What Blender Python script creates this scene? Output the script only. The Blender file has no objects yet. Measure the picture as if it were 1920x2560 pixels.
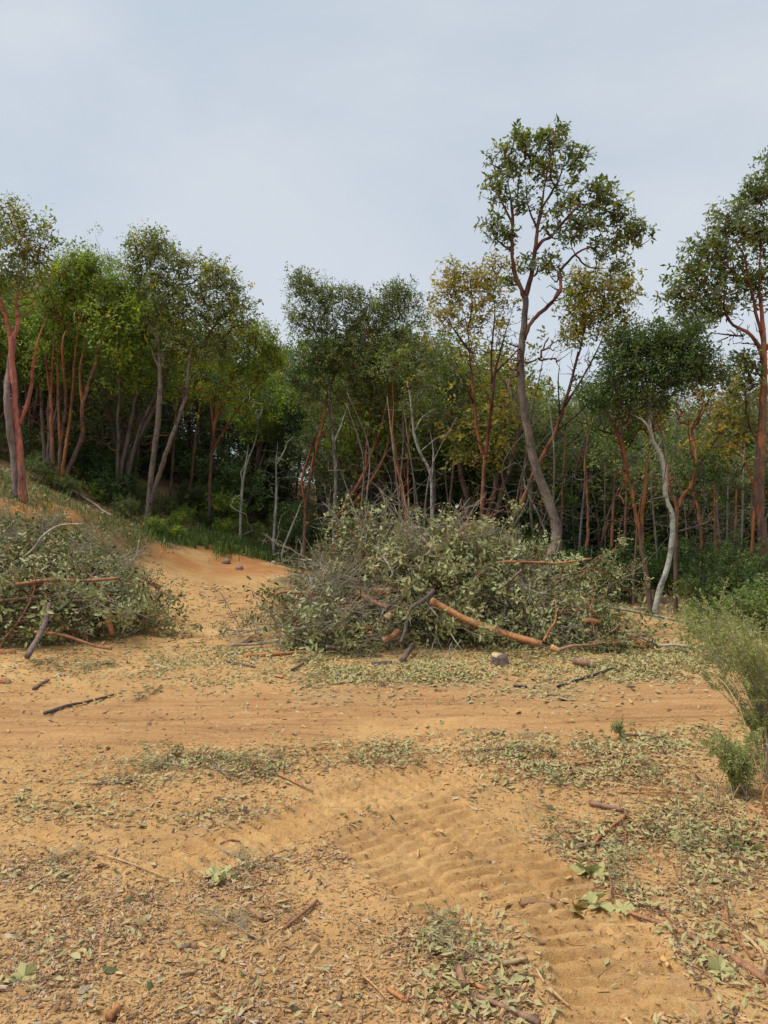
import bpy, math, random
import numpy as np
from mathutils import Matrix, Vector, Euler

R = np.random.default_rng(7)
random.seed(7)
F = 1923.0            # focal length in source pixels (1920 x 2560)
CAMZ = 1.6
SC = bpy.context.scene
COL = SC.collection

# ------------------------------------------------------------------ camera, sky, sun, exposure
cam = bpy.data.objects.new('camera', bpy.data.cameras.new('camera'))
COL.objects.link(cam)
cam.data.sensor_fit = 'VERTICAL'
cam.data.sensor_height = 24.0
cam.data.lens = 24.0 * F / 2560.0
cam.data.clip_start = 0.05
cam.data.clip_end = 400
cam.location = (0, 0, CAMZ)
cam.rotation_euler = (math.radians(90), 0, 0)
SC.camera = cam

SUN_EL, SUN_ROT = math.radians(60), math.radians(256)
world = bpy.data.worlds.new('World')
SC.world = world
world.use_nodes = True
wn, wl = world.node_tree.nodes, world.node_tree.links
wn.clear()
sky = wn.new('ShaderNodeTexSky'); sky.sky_type = 'NISHITA'; sky.sun_disc = False
sky.sun_elevation = SUN_EL; sky.sun_rotation = SUN_ROT
bg1 = wn.new('ShaderNodeBackground'); bg1.inputs['Strength'].default_value = 0.07
wl.new(sky.outputs[0], bg1.inputs[0])
tc = wn.new('ShaderNodeTexCoord')
mp = wn.new('ShaderNodeMapping'); mp.inputs['Scale'].default_value = (1, 1, 2.2)
ns = wn.new('ShaderNodeTexNoise'); ns.inputs['Scale'].default_value = 1.7; ns.inputs['Detail'].default_value = 5; ns.inputs['Roughness'].default_value = .5; ns.inputs['Distortion'].default_value = .4
wl.new(tc.outputs['Generated'], mp.inputs[0]); wl.new(mp.outputs[0], ns.inputs['Vector'])
rp = wn.new('ShaderNodeValToRGB')
rp.color_ramp.elements[0].position = .36; rp.color_ramp.elements[0].color = (.214, .248, .280, 1)
rp.color_ramp.elements[1].position = .64; rp.color_ramp.elements[1].color = (.270, .288, .310, 1)
wl.new(ns.outputs[0], rp.inputs[0])
bg2 = wn.new('ShaderNodeBackground'); bg2.inputs['Strength'].default_value = 1.0
wl.new(rp.outputs[0], bg2.inputs[0])
mx = wn.new('ShaderNodeMixShader'); mx.inputs[0].default_value = .9
wl.new(bg1.outputs[0], mx.inputs[1]); wl.new(bg2.outputs[0], mx.inputs[2])
wo = wn.new('ShaderNodeOutputWorld'); wl.new(mx.outputs[0], wo.inputs[0])

sl = bpy.data.lights.new('sun', 'SUN'); sl.energy = 1.5; sl.angle = math.radians(28); sl.color = (1, .95, .87)
so = bpy.data.objects.new('sun', sl); COL.objects.link(so)
sd = Vector((math.sin(SUN_ROT) * math.cos(SUN_EL), math.cos(SUN_ROT) * math.cos(SUN_EL), math.sin(SUN_EL)))
so.rotation_euler = sd.to_track_quat('Z', 'Y').to_euler()

SC.view_settings.view_transform = 'Standard'
SC.view_settings.look = 'None'
SC.view_settings.exposure = 1.34
SC.view_settings.gamma = 1
SC.view_settings.use_curve_mapping = False
SC.render.engine = 'CYCLES'
SC.cycles.max_bounces = 6
SC.cycles.diffuse_bounces = 3
SC.cycles.transmission_bounces = 3
SC.cycles.use_denoising = True

# ------------------------------------------------------------------ noise
def _h(ix, iy, seed):
    h = (ix.astype(np.int64) * 374761393 + iy.astype(np.int64) * 668265263 + seed * 974634777) & 0xffffffff
    h = ((h ^ (h >> 13)) * 1274126177) & 0xffffffff
    return ((h ^ (h >> 16)) & 0xffff) / 65535.0

def vnoise(x, y, seed=0):
    x = np.asarray(x, float); y = np.asarray(y, float)
    ix = np.floor(x); iy = np.floor(y); fx = x - ix; fy = y - iy
    fx = fx * fx * (3 - 2 * fx); fy = fy * fy * (3 - 2 * fy)
    a = _h(ix, iy, seed); b = _h(ix + 1, iy, seed); c = _h(ix, iy + 1, seed); d = _h(ix + 1, iy + 1, seed)
    return (a + (b - a) * fx) * (1 - fy) + (c + (d - c) * fx) * fy

def fbm(x, y, seed=0, o=4):
    s = 0; a = .5; x = np.asarray(x, float); y = np.asarray(y, float)
    for k in range(o):
        s = s + a * vnoise(x, y, seed + k * 17); x = x * 2.03 + 5.1; y = y * 2.03 + 1.7; a *= .5
    return s / (1 - .5 ** o)

def smooth(a, b, x):
    t = np.clip((np.asarray(x, float) - a) / (b - a), 0, 1)
    return t * t * (3 - 2 * t)

def unit(v):
    v = np.asarray(v, float)
    return v / np.maximum(np.linalg.norm(v, axis=-1, keepdims=True), 1e-9)

# ------------------------------------------------------------------ terrain height
CP = np.array([
    (0, 1, 0), (3, 1, 0), (-3, 1, 0), (0, -10, 0), (12, 0, 0), (-12, 0, .3), (3, 4, 0), (-3, 4, 0), (0, 5, 0), (0, 8, 0), (4, 7.5, 0), (-4, 7.5, 0),
    (8, 8, 0), (-8, 7.5, .3), (0, 12, .02), (4, 12, 0), (8, 13, 0), (3, 16, -.1), (8, 20, -.3), (.5, 16, .1), (0, 22, .1), (0, 32, .2), (12, 30, -.5),
    (22, 30, -.5), (22, 12, -.2), (-2.6, 9, 0), (-2.9, 12, .1), (-3.2, 15, .3), (-3.5, 17, .44), (-2.4, 17, .36), (-2.4, 19, .3), (-4.5, 16, .52), (-1.2, 17, .2),
    (-4.5, 18.2, .95), (-3.5, 18.7, .72), (-2.8, 19.6, .5), (-7.1, 15, 1.83), (-7.6, 18, 2.13), (-5.5, 18, 1.29), (-4.8, 21, 1.3), (-3.8, 21.5, .95),
    (-3, 22, .6), (-6.2, 13, .95), (-9, 14, 2.2), (-9.5, 18, 2.9), (-10.5, 22, 3.5), (-6.5, 24, 2.3), (-15, 18, 4.5), (-15, 30, 5.6), (-6, 32, 2.8),
    (-8, 10, .5), (-5.3, 11, .35), (-4, 10, .1), (-25, 20, 6), (-25, 40, 8), (-5, 50, 3.5), (15, 50, -.5), (40, 40, 0), (-50, 40, 10), (0, 90, 3), (50, 90, 0), (-50, 90, 12)], float)
def _phi(r2): return -np.sqrt(r2 + .8)
_A = _phi(((CP[:, None, :2] - CP[None, :, :2]) ** 2).sum(-1))
_n = len(CP)
_M = np.zeros((_n + 1, _n + 1)); _M[:_n, :_n] = _A + np.eye(_n) * -.02; _M[:_n, _n] = 1; _M[_n, :_n] = 1
_W = np.linalg.solve(_M, np.append(CP[:, 2], 0))

def macro(x, y):
    x = np.asarray(x, float); y = np.asarray(y, float)
    s = np.full(np.broadcast(x, y).shape, _W[_n])
    for i in range(_n):
        s = s + _W[i] * _phi((x - CP[i, 0]) ** 2 + (y - CP[i, 1]) ** 2)
    return s

# tyre/track bands: polyline points (x, y), half width
def gflat(px, py):
    d = CAMZ * F / (py - 1280.0)
    return ((px - 960) / F * d, d)
TRACKS = [([gflat(*p) for p in ((1640, 2640), (1560, 2450), (1440, 2290), (1260, 2150), (1120, 2065), (960, 1985))], .235),
          ([gflat(*p) for p in ((360, 2210), (520, 2140), (700, 2085), (860, 2020), (1010, 1965), (1180, 1925))], .2),
          ([gflat(*p) for p in ((1180, 2300), (1060, 2190), (960, 2110), (880, 2040))], .2),
          ([gflat(*p) for p in ((40, 2130), (150, 2095), (260, 2060))], .2)]

def track_fields(x, y):
    """signed offset across / along each band -> (mask, ridge height)"""
    mask = np.zeros(x.shape); hz = np.zeros(x.shape)
    for ti, (pts, hw) in enumerate(TRACKS):
        P = np.array(pts)
        best = np.full(x.shape, 9.0); sa = np.zeros(x.shape); ac = np.zeros(x.shape); s0 = 0
        for a, b in zip(P[:-1], P[1:]):
            e = b - a; L = np.hypot(*e); e = e / L
            u = np.clip((x - a[0]) * e[0] + (y - a[1]) * e[1], 0, L)
            dx = x - a[0] - e[0] * u; dy = y - a[1] - e[1] * u
            d = np.hypot(dx, dy); side = dx * e[1] - dy * e[0]
            m = d < best
            best = np.where(m, d, best); sa = np.where(m, s0 + u, sa); ac = np.where(m, side, ac); s0 += L
        wob = (fbm(x * 5, y * 5, 3 + ti, 3) - .5) * .10
        inside = smooth(hw + .03, hw - .04, best + wob)
        endf = smooth(0, .25, sa) * smooth(s0, s0 - .35, sa)
        wear = smooth(.1, .42, fbm(x * 3.1, y * 3.1, 31 + ti, 3) + .12)
        wear = np.maximum(wear, smooth(3.5, 3.1, y) * .95)
        ph = sa + np.abs(ac) * .12 + .03 * (ac > .04) + (fbm(x * 3, y * 3, 9 + ti, 3) - .5) * .055
        fr = (ph / .09) % 1.0
        ridge = (smooth(0, .12, fr) * smooth(.95, .5, fr) - .35) * (.35 + .9 * fbm(x * 9, y * 9, 77 + ti, 2)) * .046
        split = 1 - .9 * smooth(.022, .008, np.abs(ac - .05 * np.sin(sa * 3)))
        f = inside * endf
        hz = hz + f * (ridge * wear * split - .022) + smooth(hw + .13, hw, best + wob) * (1 - inside) * endf * .014
        mask = np.maximum(mask, f)
    return mask, hz

def rut_band(x, y):
    c = 6.35 + .05 * x + .25 * np.sin(x * .35)
    return smooth(1.15, .6, np.abs(y - c))

def detail(x, y):
    near = smooth(12, 3, y)
    h = (fbm(x * 1.3, y * 1.3, 5, 4) - .5) * .09 * smooth(25, 6, y)
    h = h + (fbm(x * 6, y * 6, 11, 3) - .5) * .030 * near + (vnoise(x * 26, y * 26, 13) - .5) * .010 * near
    rb = rut_band(x, y)
    h = h * (1 - .6 * rb) + rb * ((fbm(x * .45, y * 5.5, 21, 4) - .5) * .10 - .03 + (fbm(x * .5, y * 16, 23, 3) - .5) * .045)
    h = h + smooth(.9, .3, np.abs(y - 5.15)) * (fbm(x * 1.5, y * 2, 41, 3) - .35) * .07
    # vehicle road up to the crest
    m, t = track_fields(x, y)
    return h * (1 - .75 * m) + t + smooth(9, 14, y) * (fbm(x * .8, y * .8, 51, 3) - .5) * .16

def H(x, y):
    x = np.asarray(x, float); y = np.asarray(y, float)
    return macro(x, y) + detail(x, y)

def mound(x, y, cx, cy, rx, ry, h, p=.55):
    return h * np.clip(1 - ((x - cx) / rx) ** 2 - ((y - cy) / ry) ** 2, 0, 1) ** p

_px = np.array([-1.3, -1.05, -.75, -.3, .15, .6, 1.1, 1.6, 2.05, 2.4, 2.62, 2.85])
_pz = np.array([0, .24, .50, .86, 1.20, 1.34, 1.16, .90, .72, .52, .30, 0])
def pile_h(x, y):
    x = np.asarray(x, float); y = np.asarray(y, float)
    p = np.interp(x, _px, _pz)
    front = 8.75 + .25 * np.sin(x * 1.4 + .5)
    u = np.where(y < 10.6, (10.6 - y) / (10.6 - front), (y - 10.6) / 1.9)
    m = p * np.clip(1 - np.abs(u) ** 1.6, 0, 1) ** .75 * (1 + .75 * (fbm(x * 2.1, y * 2.1, 61, 3) - .5))
    a = mound(x, y, -5.15, 9.95, 2.1, 1.35, .78) * (1 + .4 * (fbm(x * 1.7, y * 1.7, 62, 3) - .5))
    b = mound(x, y, -5.95, 11.9, 2.2, 1.4, .58, .6) * (1 + .3 * (fbm(x * 1.7, y * 1.7, 63, 3) - .5))
    return np.maximum(m, np.maximum(a, b))
def PILE(x, y): return H(x, y) + pile_h(x, y)

_dd = np.geomspace(1.6, 70, 3500)
def G(px, py, surf=H):
    x = (px - 960) / F * _dd; z = CAMZ - (py - 1280) / F * _dd
    k = np.nonzero(z < surf(x, _dd))[0]
    d = _dd[k[0]] if len(k) else 60.0
    return np.array([(px - 960) / F * d, d, CAMZ - (py - 1280) / F * d])
def P3(px, py, d):
    return np.array([(px - 960) / F * d, d, CAMZ - (py - 1280) / F * d])

# ------------------------------------------------------------------ materials
def _mat(name):
    m = bpy.data.materials.new(name); m.use_nodes = True
    nt = m.node_tree; nt.nodes.clear()
    out = nt.nodes.new('ShaderNodeOutputMaterial')
    return m, nt.nodes, nt.links, out
def _ramp(n, stops):
    r = n.new('ShaderNodeValToRGB'); cr = r.color_ramp
    while len(cr.elements) < len(stops): cr.elements.new(.5)
    for e, (p, c) in zip(cr.elements, stops):
        e.position = p; e.color = (*c, 1)
    return r

def leaf_mat(name, stops, back=None, transl=.36, rough=.5, tcol=(1.25, 1.3, .6), gain=(1, 1, 1)):
    m, n, l, out = _mat(name)
    at = n.new('ShaderNodeAttribute'); at.attribute_name = 't'
    stops = [(p, tuple(min(.8, a * b) for a, b in zip(c, gain))) for p, c in stops]
    r = _ramp(n, stops); l.new(at.outputs['Fac'], r.inputs[0])
    col = r.outputs[0]
    if back:
        g = n.new('ShaderNodeNewGeometry'); mxc = n.new('ShaderNodeMix'); mxc.data_type = 'RGBA'
        l.new(g.outputs['Backfacing'], mxc.inputs[0]); l.new(col, mxc.inputs[6])
        b2 = n.new('ShaderNodeMix'); b2.data_type = 'RGBA'; b2.inputs[0].default_value = .72
        l.new(col, b2.inputs[6]); b2.inputs[7].default_value = (*back, 1)
        l.new(b2.outputs[2], mxc.inputs[7]); col = mxc.outputs[2]
    p = n.new('ShaderNodeBsdfPrincipled'); l.new(col, p.inputs['Base Color'])
    p.inputs['Roughness'].default_value = rough; p.inputs['Specular IOR Level'].default_value = .35
    t = n.new('ShaderNodeBsdfTranslucent'); mu = n.new('ShaderNodeMix'); mu.data_type = 'RGBA'; mu.blend_type = 'MULTIPLY'
    mu.inputs[0].default_value = 1; l.new(col, mu.inputs[6]); mu.inputs[7].default_value = (*tcol, 1); l.new(mu.outputs[2], t.inputs[0])
    ms = n.new('ShaderNodeMixShader'); ms.inputs[0].default_value = transl
    l.new(p.outputs[0], ms.inputs[1]); l.new(t.outputs[0], ms.inputs[2]); l.new(ms.outputs[0], out.inputs[0])
    return m

def bark_mat(name, stops, scale=14, stretch=.3, amp=.34, rough=.75, bump=.5):
    m, n, l, out = _mat(name)
    at = n.new('ShaderNodeAttribute'); at.attribute_name = 't'
    tc = n.new('ShaderNodeTexCoord'); mp = n.new('ShaderNodeMapping'); mp.inputs['Scale'].default_value = (1, 1, stretch)
    l.new(tc.outputs['Object'], mp.inputs[0])
    ns = n.new('ShaderNodeTexNoise'); ns.inputs['Scale'].default_value = scale; ns.inputs['Detail'].default_value = 6; ns.inputs['Roughness'].default_value = .65
    l.new(mp.outputs[0], ns.inputs['Vector'])
    ma = n.new('ShaderNodeMath'); ma.operation = 'MULTIPLY_ADD'; ma.inputs[1].default_value = amp * 2; l.new(ns.outputs[0], ma.inputs[0])
    mb = n.new('ShaderNodeMath'); mb.operation = 'SUBTRACT'; l.new(at.outputs['Fac'], mb.inputs[0]); mb.inputs[1].default_value = amp
    l.new(mb.outputs[0], ma.inputs[2])
    r = _ramp(n, stops); l.new(ma.outputs[0], r.inputs[0])
    n2 = n.new('ShaderNodeTexNoise'); n2.inputs['Scale'].default_value = scale * 4; n2.inputs['Detail'].default_value = 3
    l.new(mp.outputs[0], n2.inputs['Vector'])
    r2 = _ramp(n, [(.3, (.55, .55, .55)), (.65, (1.1, 1.1, 1.1))]); l.new(n2.outputs[0], r2.inputs[0])
    mu = n.new('ShaderNodeMix'); mu.data_type = 'RGBA'; mu.blend_type = 'MULTIPLY'; mu.inputs[0].default_value = .8
    l.new(r.outputs[0], mu.inputs[6]); l.new(r2.outputs[0], mu.inputs[7])
    n3 = n.new('ShaderNodeTexNoise'); n3.inputs['Scale'].default_value = scale * .45; n3.inputs['Detail'].default_value = 5; n3.inputs['Roughness'].default_value = .7
    l.new(tc.outputs['Object'], n3.inputs['Vector'])
    r3 = _ramp(n, [(.36, (.42, .40, .40)), (.5, (.95, .95, .95)), (.66, (1.2, 1.18, 1.15))]); l.new(n3.outputs[0], r3.inputs[0])
    m3 = n.new('ShaderNodeMix'); m3.data_type = 'RGBA'; m3.blend_type = 'MULTIPLY'; m3.inputs[0].default_value = .85
    l.new(mu.outputs[2], m3.inputs[6]); l.new(r3.outputs[0], m3.inputs[7]); mu = m3
    p = n.new('ShaderNodeBsdfPrincipled'); p.inputs['Roughness'].default_value = rough; l.new(mu.outputs[2], p.inputs['Base Color'])
    p.inputs['Specular IOR Level'].default_value = .3
    b = n.new('ShaderNodeBump'); b.inputs['Strength'].default_value = bump; b.inputs['Distance'].default_value = .012
    l.new(ns.outputs[0], b.inputs['Height']); l.new(b.outputs[0], p.inputs['Normal'])
    l.new(p.outputs[0], out.inputs[0])
    return m

M = {}
GREY, ORG, RED, DRK = (.16, .12, .095), (.37, .14, .05), (.21, .062, .034), (.04, .021, .017)
M['madrone'] = bark_mat('madrone_bark', [(0, (.13, .10, .085)), (.2, GREY), (.42, (.15, .085, .06)), (.54, ORG), (.72, RED), (.9, (.085, .032, .024)), (1, DRK)], scale=7, amp=.4, bump=.9)
M['pink'] = bark_mat('pink_madrone_bark', [(0, (.14, .11, .10)), (.2, (.24, .19, .165)), (.42, (.24, .13, .095)), (.54, (.50, .17, .115)), (.75, (.42, .13, .08)), (1, (.10, .036, .028))], scale=7, amp=.36, bump=.9)
M['palegrey'] = bark_mat('pale_trunk_bark', [(0, (.06, .045, .04)), (.25, (.15, .115, .09)), (.45, (.26, .205, .165)), (.62, (.30, .24, .19)), (.78, (.17, .06, .04)), (1, DRK)], scale=11, amp=.2)
M['lichen'] = bark_mat('lichen_bark', [(0, (.07, .06, .05)), (.28, (.20, .185, .15)), (.42, (.42, .41, .35)), (1, (.56, .55, .48))], scale=16, stretch=.6, amp=.42)
M['oak'] = bark_mat('oak_bark', [(0, (.05, .042, .035)), (.5, (.12, .10, .08)), (1, (.20, .18, .15))])
M['twig'] = bark_mat('twig_bark', [(0, (.12, .10, .08)), (.3, (.30, .26, .20)), (.5, (.42, .38, .29)), (.7, (.33, .16, .08)), (1, (.20, .06, .04))], amp=.15)
M['log'] = bark_mat('log_bark', [(0, (.07, .05, .045)), (.25, (.20, .14, .11)), (.5, (.44, .19, .075)), (.75, (.46, .23, .09)), (1, (.50, .36, .19))], scale=20, amp=.22)
M['wood'] = bark_mat('cut_wood', [(0, (.40, .24, .11)), (.5, (.54, .39, .21)), (1, (.60, .47, .29))], scale=30, stretch=1, amp=.25)
M['hose'] = bark_mat('dark_pipe', [(0, (.03, .03, .035)), (1, (.05, .05, .06))], rough=.5)
M['stone'] = bark_mat('stone', [(0, (.16, .12, .10)), (.5, (.34, .25, .18)), (1, (.45, .36, .28))], scale=12, stretch=1)
M['stalk'] = bark_mat('dry_stalk', [(0, (.36, .25, .12)), (1, (.55, .42, .22))], amp=.2)

M['l_dome'] = leaf_mat('dome_leaf', [(0, (.045, .075, .018)), (.4, (.085, .13, .024)), (.75, (.14, .18, .03)), (.93, (.22, .22, .045)), (1, (.30, .20, .06))], back=(.16, .20, .08), gain=(2.8, 2.6, 1.3))
M['l_madrone'] = leaf_mat('madrone_leaf', [(0, (.028, .050, .018)), (.45, (.06, .085, .025)), (.8, (.11, .13, .035)), (.92, (.20, .17, .05)), (1, (.32, .20, .08))], back=(.16, .18, .10), gain=(3.1, 2.65, 1.9))
M['l_yellow'] = leaf_mat('yellowing_leaf', [(0, (.055, .075, .02)), (.4, (.13, .14, .03)), (.7, (.24, .20, .05)), (1, (.36, .22, .08))], back=(.22, .22, .10), gain=(1.9, 1.75, 1.05))
M['l_oak'] = leaf_mat('oak_leaf', [(0, (.032, .048, .022)), (.5, (.065, .085, .035)), (.85, (.105, .125, .05)), (1, (.15, .15, .06))], back=(.13, .15, .09), gain=(2.7, 2.5, 1.55))
M['l_dark'] = leaf_mat('dark_leaf', [(0, (.018, .036, .013)), (.5, (.034, .062, .02)), (.9, (.06, .09, .028)), (1, (.11, .13, .035))], back=(.08, .10, .05), gain=(2.0, 2.0, 1.2))
M['l_blue'] = leaf_mat('bluish_leaf', [(0, (.03, .055, .035)), (.6, (.06, .095, .055)), (1, (.10, .135, .07))], back=(.11, .14, .09), gain=(1.5, 1.5, 1.15))
M['l_cut'] = leaf_mat('cut_leaf', [(0, (.026, .042, .011)), (.4, (.075, .108, .026)), (.68, (.135, .175, .05)), (.9, (.34, .36, .15)), (1, (.42, .29, .11))], back=(.40, .41, .19), transl=.18)
M['l_wilt'] = leaf_mat('wilted_leaf', [(0, (.07, .07, .024)), (.5, (.16, .155, .058)), (.85, (.26, .24, .10)), (1, (.36, .27, .12))], back=(.38, .35, .16), transl=.18)
M['l_litter'] = leaf_mat('litter_leaf', [(0, (.06, .075, .022)), (.22, (.16, .165, .06)), (.42, (.39, .37, .155)), (.6, (.46, .37, .17)), (.78, (.38, .23, .09)), (.92, (.22, .11, .05)), (1, (.10, .06, .04))], back=(.43, .39, .18), transl=.12, rough=.65)
M['l_chip'] = leaf_mat('wood_chip', [(0, (.10, .06, .04)), (.2, (.24, .14, .075)), (.45, (.44, .27, .12)), (.65, (.52, .35, .17)), (.82, (.42, .20, .08)), (.93, (.42, .33, .23)), (1, (.47, .39, .29))], transl=.0, rough=.8)
M['l_clod'] = leaf_mat('earth_crumb', [(0, (.34, .18, .065)), (1, (.56, .33, .125))], transl=0, rough=.95)
M['l_broom'] = leaf_mat('broom_leaf', [(0, (.16, .19, .05)), (.5, (.30, .33, .10)), (.85, (.40, .41, .16)), (1, (.48, .43, .2))], transl=.25)
M['l_grass'] = leaf_mat('grass_blade', [(0, (.07, .13, .025)), (.6, (.14, .21, .045)), (.85, (.22, .25, .08)), (1, (.40, .33, .16))], transl=.25)
M['l_bright'] = leaf_mat('bright_leaf', [(0, (.09, .15, .03)), (.6, (.16, .24, .05)), (1, (.26, .31, .08))], back=(.26, .30, .14))

def ground_mat():
    m, n, l, out = _mat('sandy_earth')
    tc = n.new('ShaderNodeTexCoord')
    def noise(s, d=5, ro=.6, sc=(1, 1, 1)):
        mp = n.new('ShaderNodeMapping'); mp.inputs['Scale'].default_value = sc; l.new(tc.outputs['Object'], mp.inputs[0])
        k = n.new('ShaderNodeTexNoise'); k.inputs['Scale'].default_value = s; k.inputs['Detail'].default_value = d; k.inputs['Roughness'].default_value = ro
        l.new(mp.outputs[0], k.inputs['Vector']); return k.outputs[0]
    def mix(f, a, b, blend='MIX'):
        k = n.new('ShaderNodeMix'); k.data_type = 'RGBA'; k.blend_type = blend
        for v, s in ((f, 0), (a, 6), (b, 7)):
            if hasattr(v, 'node'): l.new(v, k.inputs[s])
            else: k.inputs[s].default_value = v if s == 0 else (*v, 1)
        return k.outputs[2]
    def attr(nm):
        k = n.new('ShaderNodeAttribute'); k.attribute_name = nm; return k.outputs['Fac']
    r1 = _ramp(n, [(.28, (.42, .235, .095)), (.5, (.555, .33, .135)), (.72, (.65, .425, .19))]); l.new(noise(1.1, 6), r1.inputs[0])
    r2 = _ramp(n, [(.3, (.74, .70, .66)), (.6, (1.05, 1.05, 1.05))]); l.new(noise(38, 5, .7), r2.inputs[0])
    c = mix(.75, r1.outputs[0], r2.outputs[0], 'MULTIPLY')
    r2b = _ramp(n, [(.34, (.62, .55, .47)), (.46, (1, 1, 1))]); l.new(noise(130, 3, .6), r2b.inputs[0])
    c = mix(.6, c, r2b.outputs[0], 'MULTIPLY')
    r3 = _ramp(n, [(.32, (.24, .125, .06)), (.48, (.42, .23, .10)), (.7, (.54, .325, .145))]); l.new(noise(3.2, 8, .75, (.22, 2.4, 1)), r3.inputs[0])
    road = mix(.75, r3.outputs[0], r2.outputs[0], 'MULTIPLY')
    r2c = _ramp(n, [(.5, (0, 0, 0)), (.62, (1, 1, 1))]); l.new(noise(5.5, 8, .75), r2c.inputs[0])
    bm = n.new('ShaderNodeMath'); bm.operation = 'MULTIPLY'; bm.inputs[1].default_value = .55; l.new(r2c.outputs[0], bm.inputs[0])
    c = mix(bm.outputs[0], c, (.36, .22, .115))
    c = mix(attr('road'), c, road)
    r4 = _ramp(n, [(.3, (.22, .14, .07)), (.5, (.38, .26, .13)), (.7, (.46, .36, .20))]); l.new(noise(26, 6, .75), r4.inputs[0])
    c = mix(attr('litter'), c, r4.outputs[0])
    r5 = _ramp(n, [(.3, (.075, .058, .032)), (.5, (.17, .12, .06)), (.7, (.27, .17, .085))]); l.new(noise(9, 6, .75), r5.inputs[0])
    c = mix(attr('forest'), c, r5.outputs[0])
    r6 = _ramp(n, [(.35, (.36, .155, .055)), (.65, (.48, .23, .085))]); l.new(noise(3, 6, .7), r6.inputs[0])
    c = mix(attr('redearth'), c, r6.outputs[0])
    p = n.new('ShaderNodeBsdfPrincipled'); p.inputs['Roughness'].default_value = .95; p.inputs['Specular IOR Level'].default_value = .1
    l.new(c, p.inputs['Base Color'])
    b = n.new('ShaderNodeBump'); b.inputs['Strength'].default_value = .7; b.inputs['Distance'].default_value = .012
    ad = n.new('ShaderNodeMath'); ad.operation = 'ADD'; l.new(noise(45, 6, .75), ad.inputs[0]); l.new(noise(160, 3, .7), ad.inputs[1])
    l.new(ad.outputs[0], b.inputs['Height']); l.new(b.outputs[0], p.inputs['Normal'])
    l.new(p.outputs[0], out.inputs[0])
    return m

# ------------------------------------------------------------------ mesh builder
class MB:
    def __init__(s): s.v = []; s.q = []; s.tr = []; s.t = []; s.n = 0
    def add(s, v, quads=None, tris=None, t=0.5):
        v = np.asarray(v, float).reshape(-1, 3)
        if quads is not None and len(quads): s.q.append(np.asarray(quads, np.int64).reshape(-1, 4) + s.n)
        if tris is not None and len(tris): s.tr.append(np.asarray(tris, np.int64).reshape(-1, 3) + s.n)
        s.v.append(v); s.t.append(np.broadcast_to(np.asarray(t, float), (len(v),))); s.n += len(v)
    def mesh(s, name, mat, smooth_=True):
        me = bpy.data.meshes.new(name)
        if not s.n: return me
        v = np.concatenate(s.v).astype(np.float32)
        q = np.concatenate(s.q) if s.q else np.zeros((0, 4), np.int64)
        tr = np.concatenate(s.tr) if s.tr else np.zeros((0, 3), np.int64)
        me.vertices.add(len(v)); me.vertices.foreach_set('co', v.ravel())
        me.loops.add(q.size + tr.size); me.polygons.add(len(q) + len(tr))
        me.loops.foreach_set('vertex_index', np.concatenate([q.ravel(), tr.ravel()]).astype(np.int32))
        st = np.concatenate([np.arange(len(q)) * 4, q.size + np.arange(len(tr)) * 3]).astype(np.int32)
        me.polygons.foreach_set('loop_start', st)
        me.polygons.foreach_set('use_smooth', np.full(len(st), smooth_, bool))
        a = me.attributes.new('t', 'FLOAT', 'POINT'); a.data.foreach_set('value', np.clip(np.concatenate(s.t), 0, 1).astype(np.float32))
        me.materials.append(mat)
        me.update(calc_edges=True)
        return me
    def obj(s, name, mat, parent=None, smooth_=True, loc=None):
        o = bpy.data.objects.new(name, s.mesh(name, mat, smooth_)); COL.objects.link(o)
        if parent is not None: o.parent = parent
        if loc is not None: o.location = loc
        return o

def tag(o, label=None, cat=None, group=None, kind=None):
    if label: o['label'] = label
    if cat: o['category'] = cat
    if group: o['group'] = group
    if kind: o['kind'] = kind
    return o
def empty(name, loc=(0, 0, 0)):
    o = bpy.data.objects.new(name, None); o.empty_display_size = .2; o.location = loc; COL.objects.link(o); return o
def clone(root, kids, mat=None, loc=None, rot=None, scale=None):
    r = root.copy(); COL.objects.link(r)
    if mat is not None: r.matrix_world = mat
    if loc is not None: r.location = loc
    if rot is not None: r.rotation_euler = rot
    if scale is not None: r.scale = (scale,) * 3 if np.isscalar(scale) else scale
    for c in kids:
        k = c.copy(); COL.objects.link(k); k.parent = r
    return r

def spline(pts, n):
    """Catmull-Rom through pts (m,k) -> (n,k)"""
    p = np.asarray(pts, float)
    if len(p) == 2: return p[0] + (p[1] - p[0]) * np.linspace(0, 1, n)[:, None]
    q = np.vstack([2 * p[0] - p[1], p, 2 * p[-1] - p[-2]])
    u = np.linspace(0, len(p) - 1 - 1e-6, n); i = u.astype(int); f = (u - i)[:, None]
    a, b, c, d = q[i], q[i + 1], q[i + 2], q[i + 3]
    return .5 * (2 * b + (c - a) * f + (2 * a - 5 * b + 4 * c - d) * f ** 2 + (3 * b - a - 3 * c + d) * f ** 3)

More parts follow.
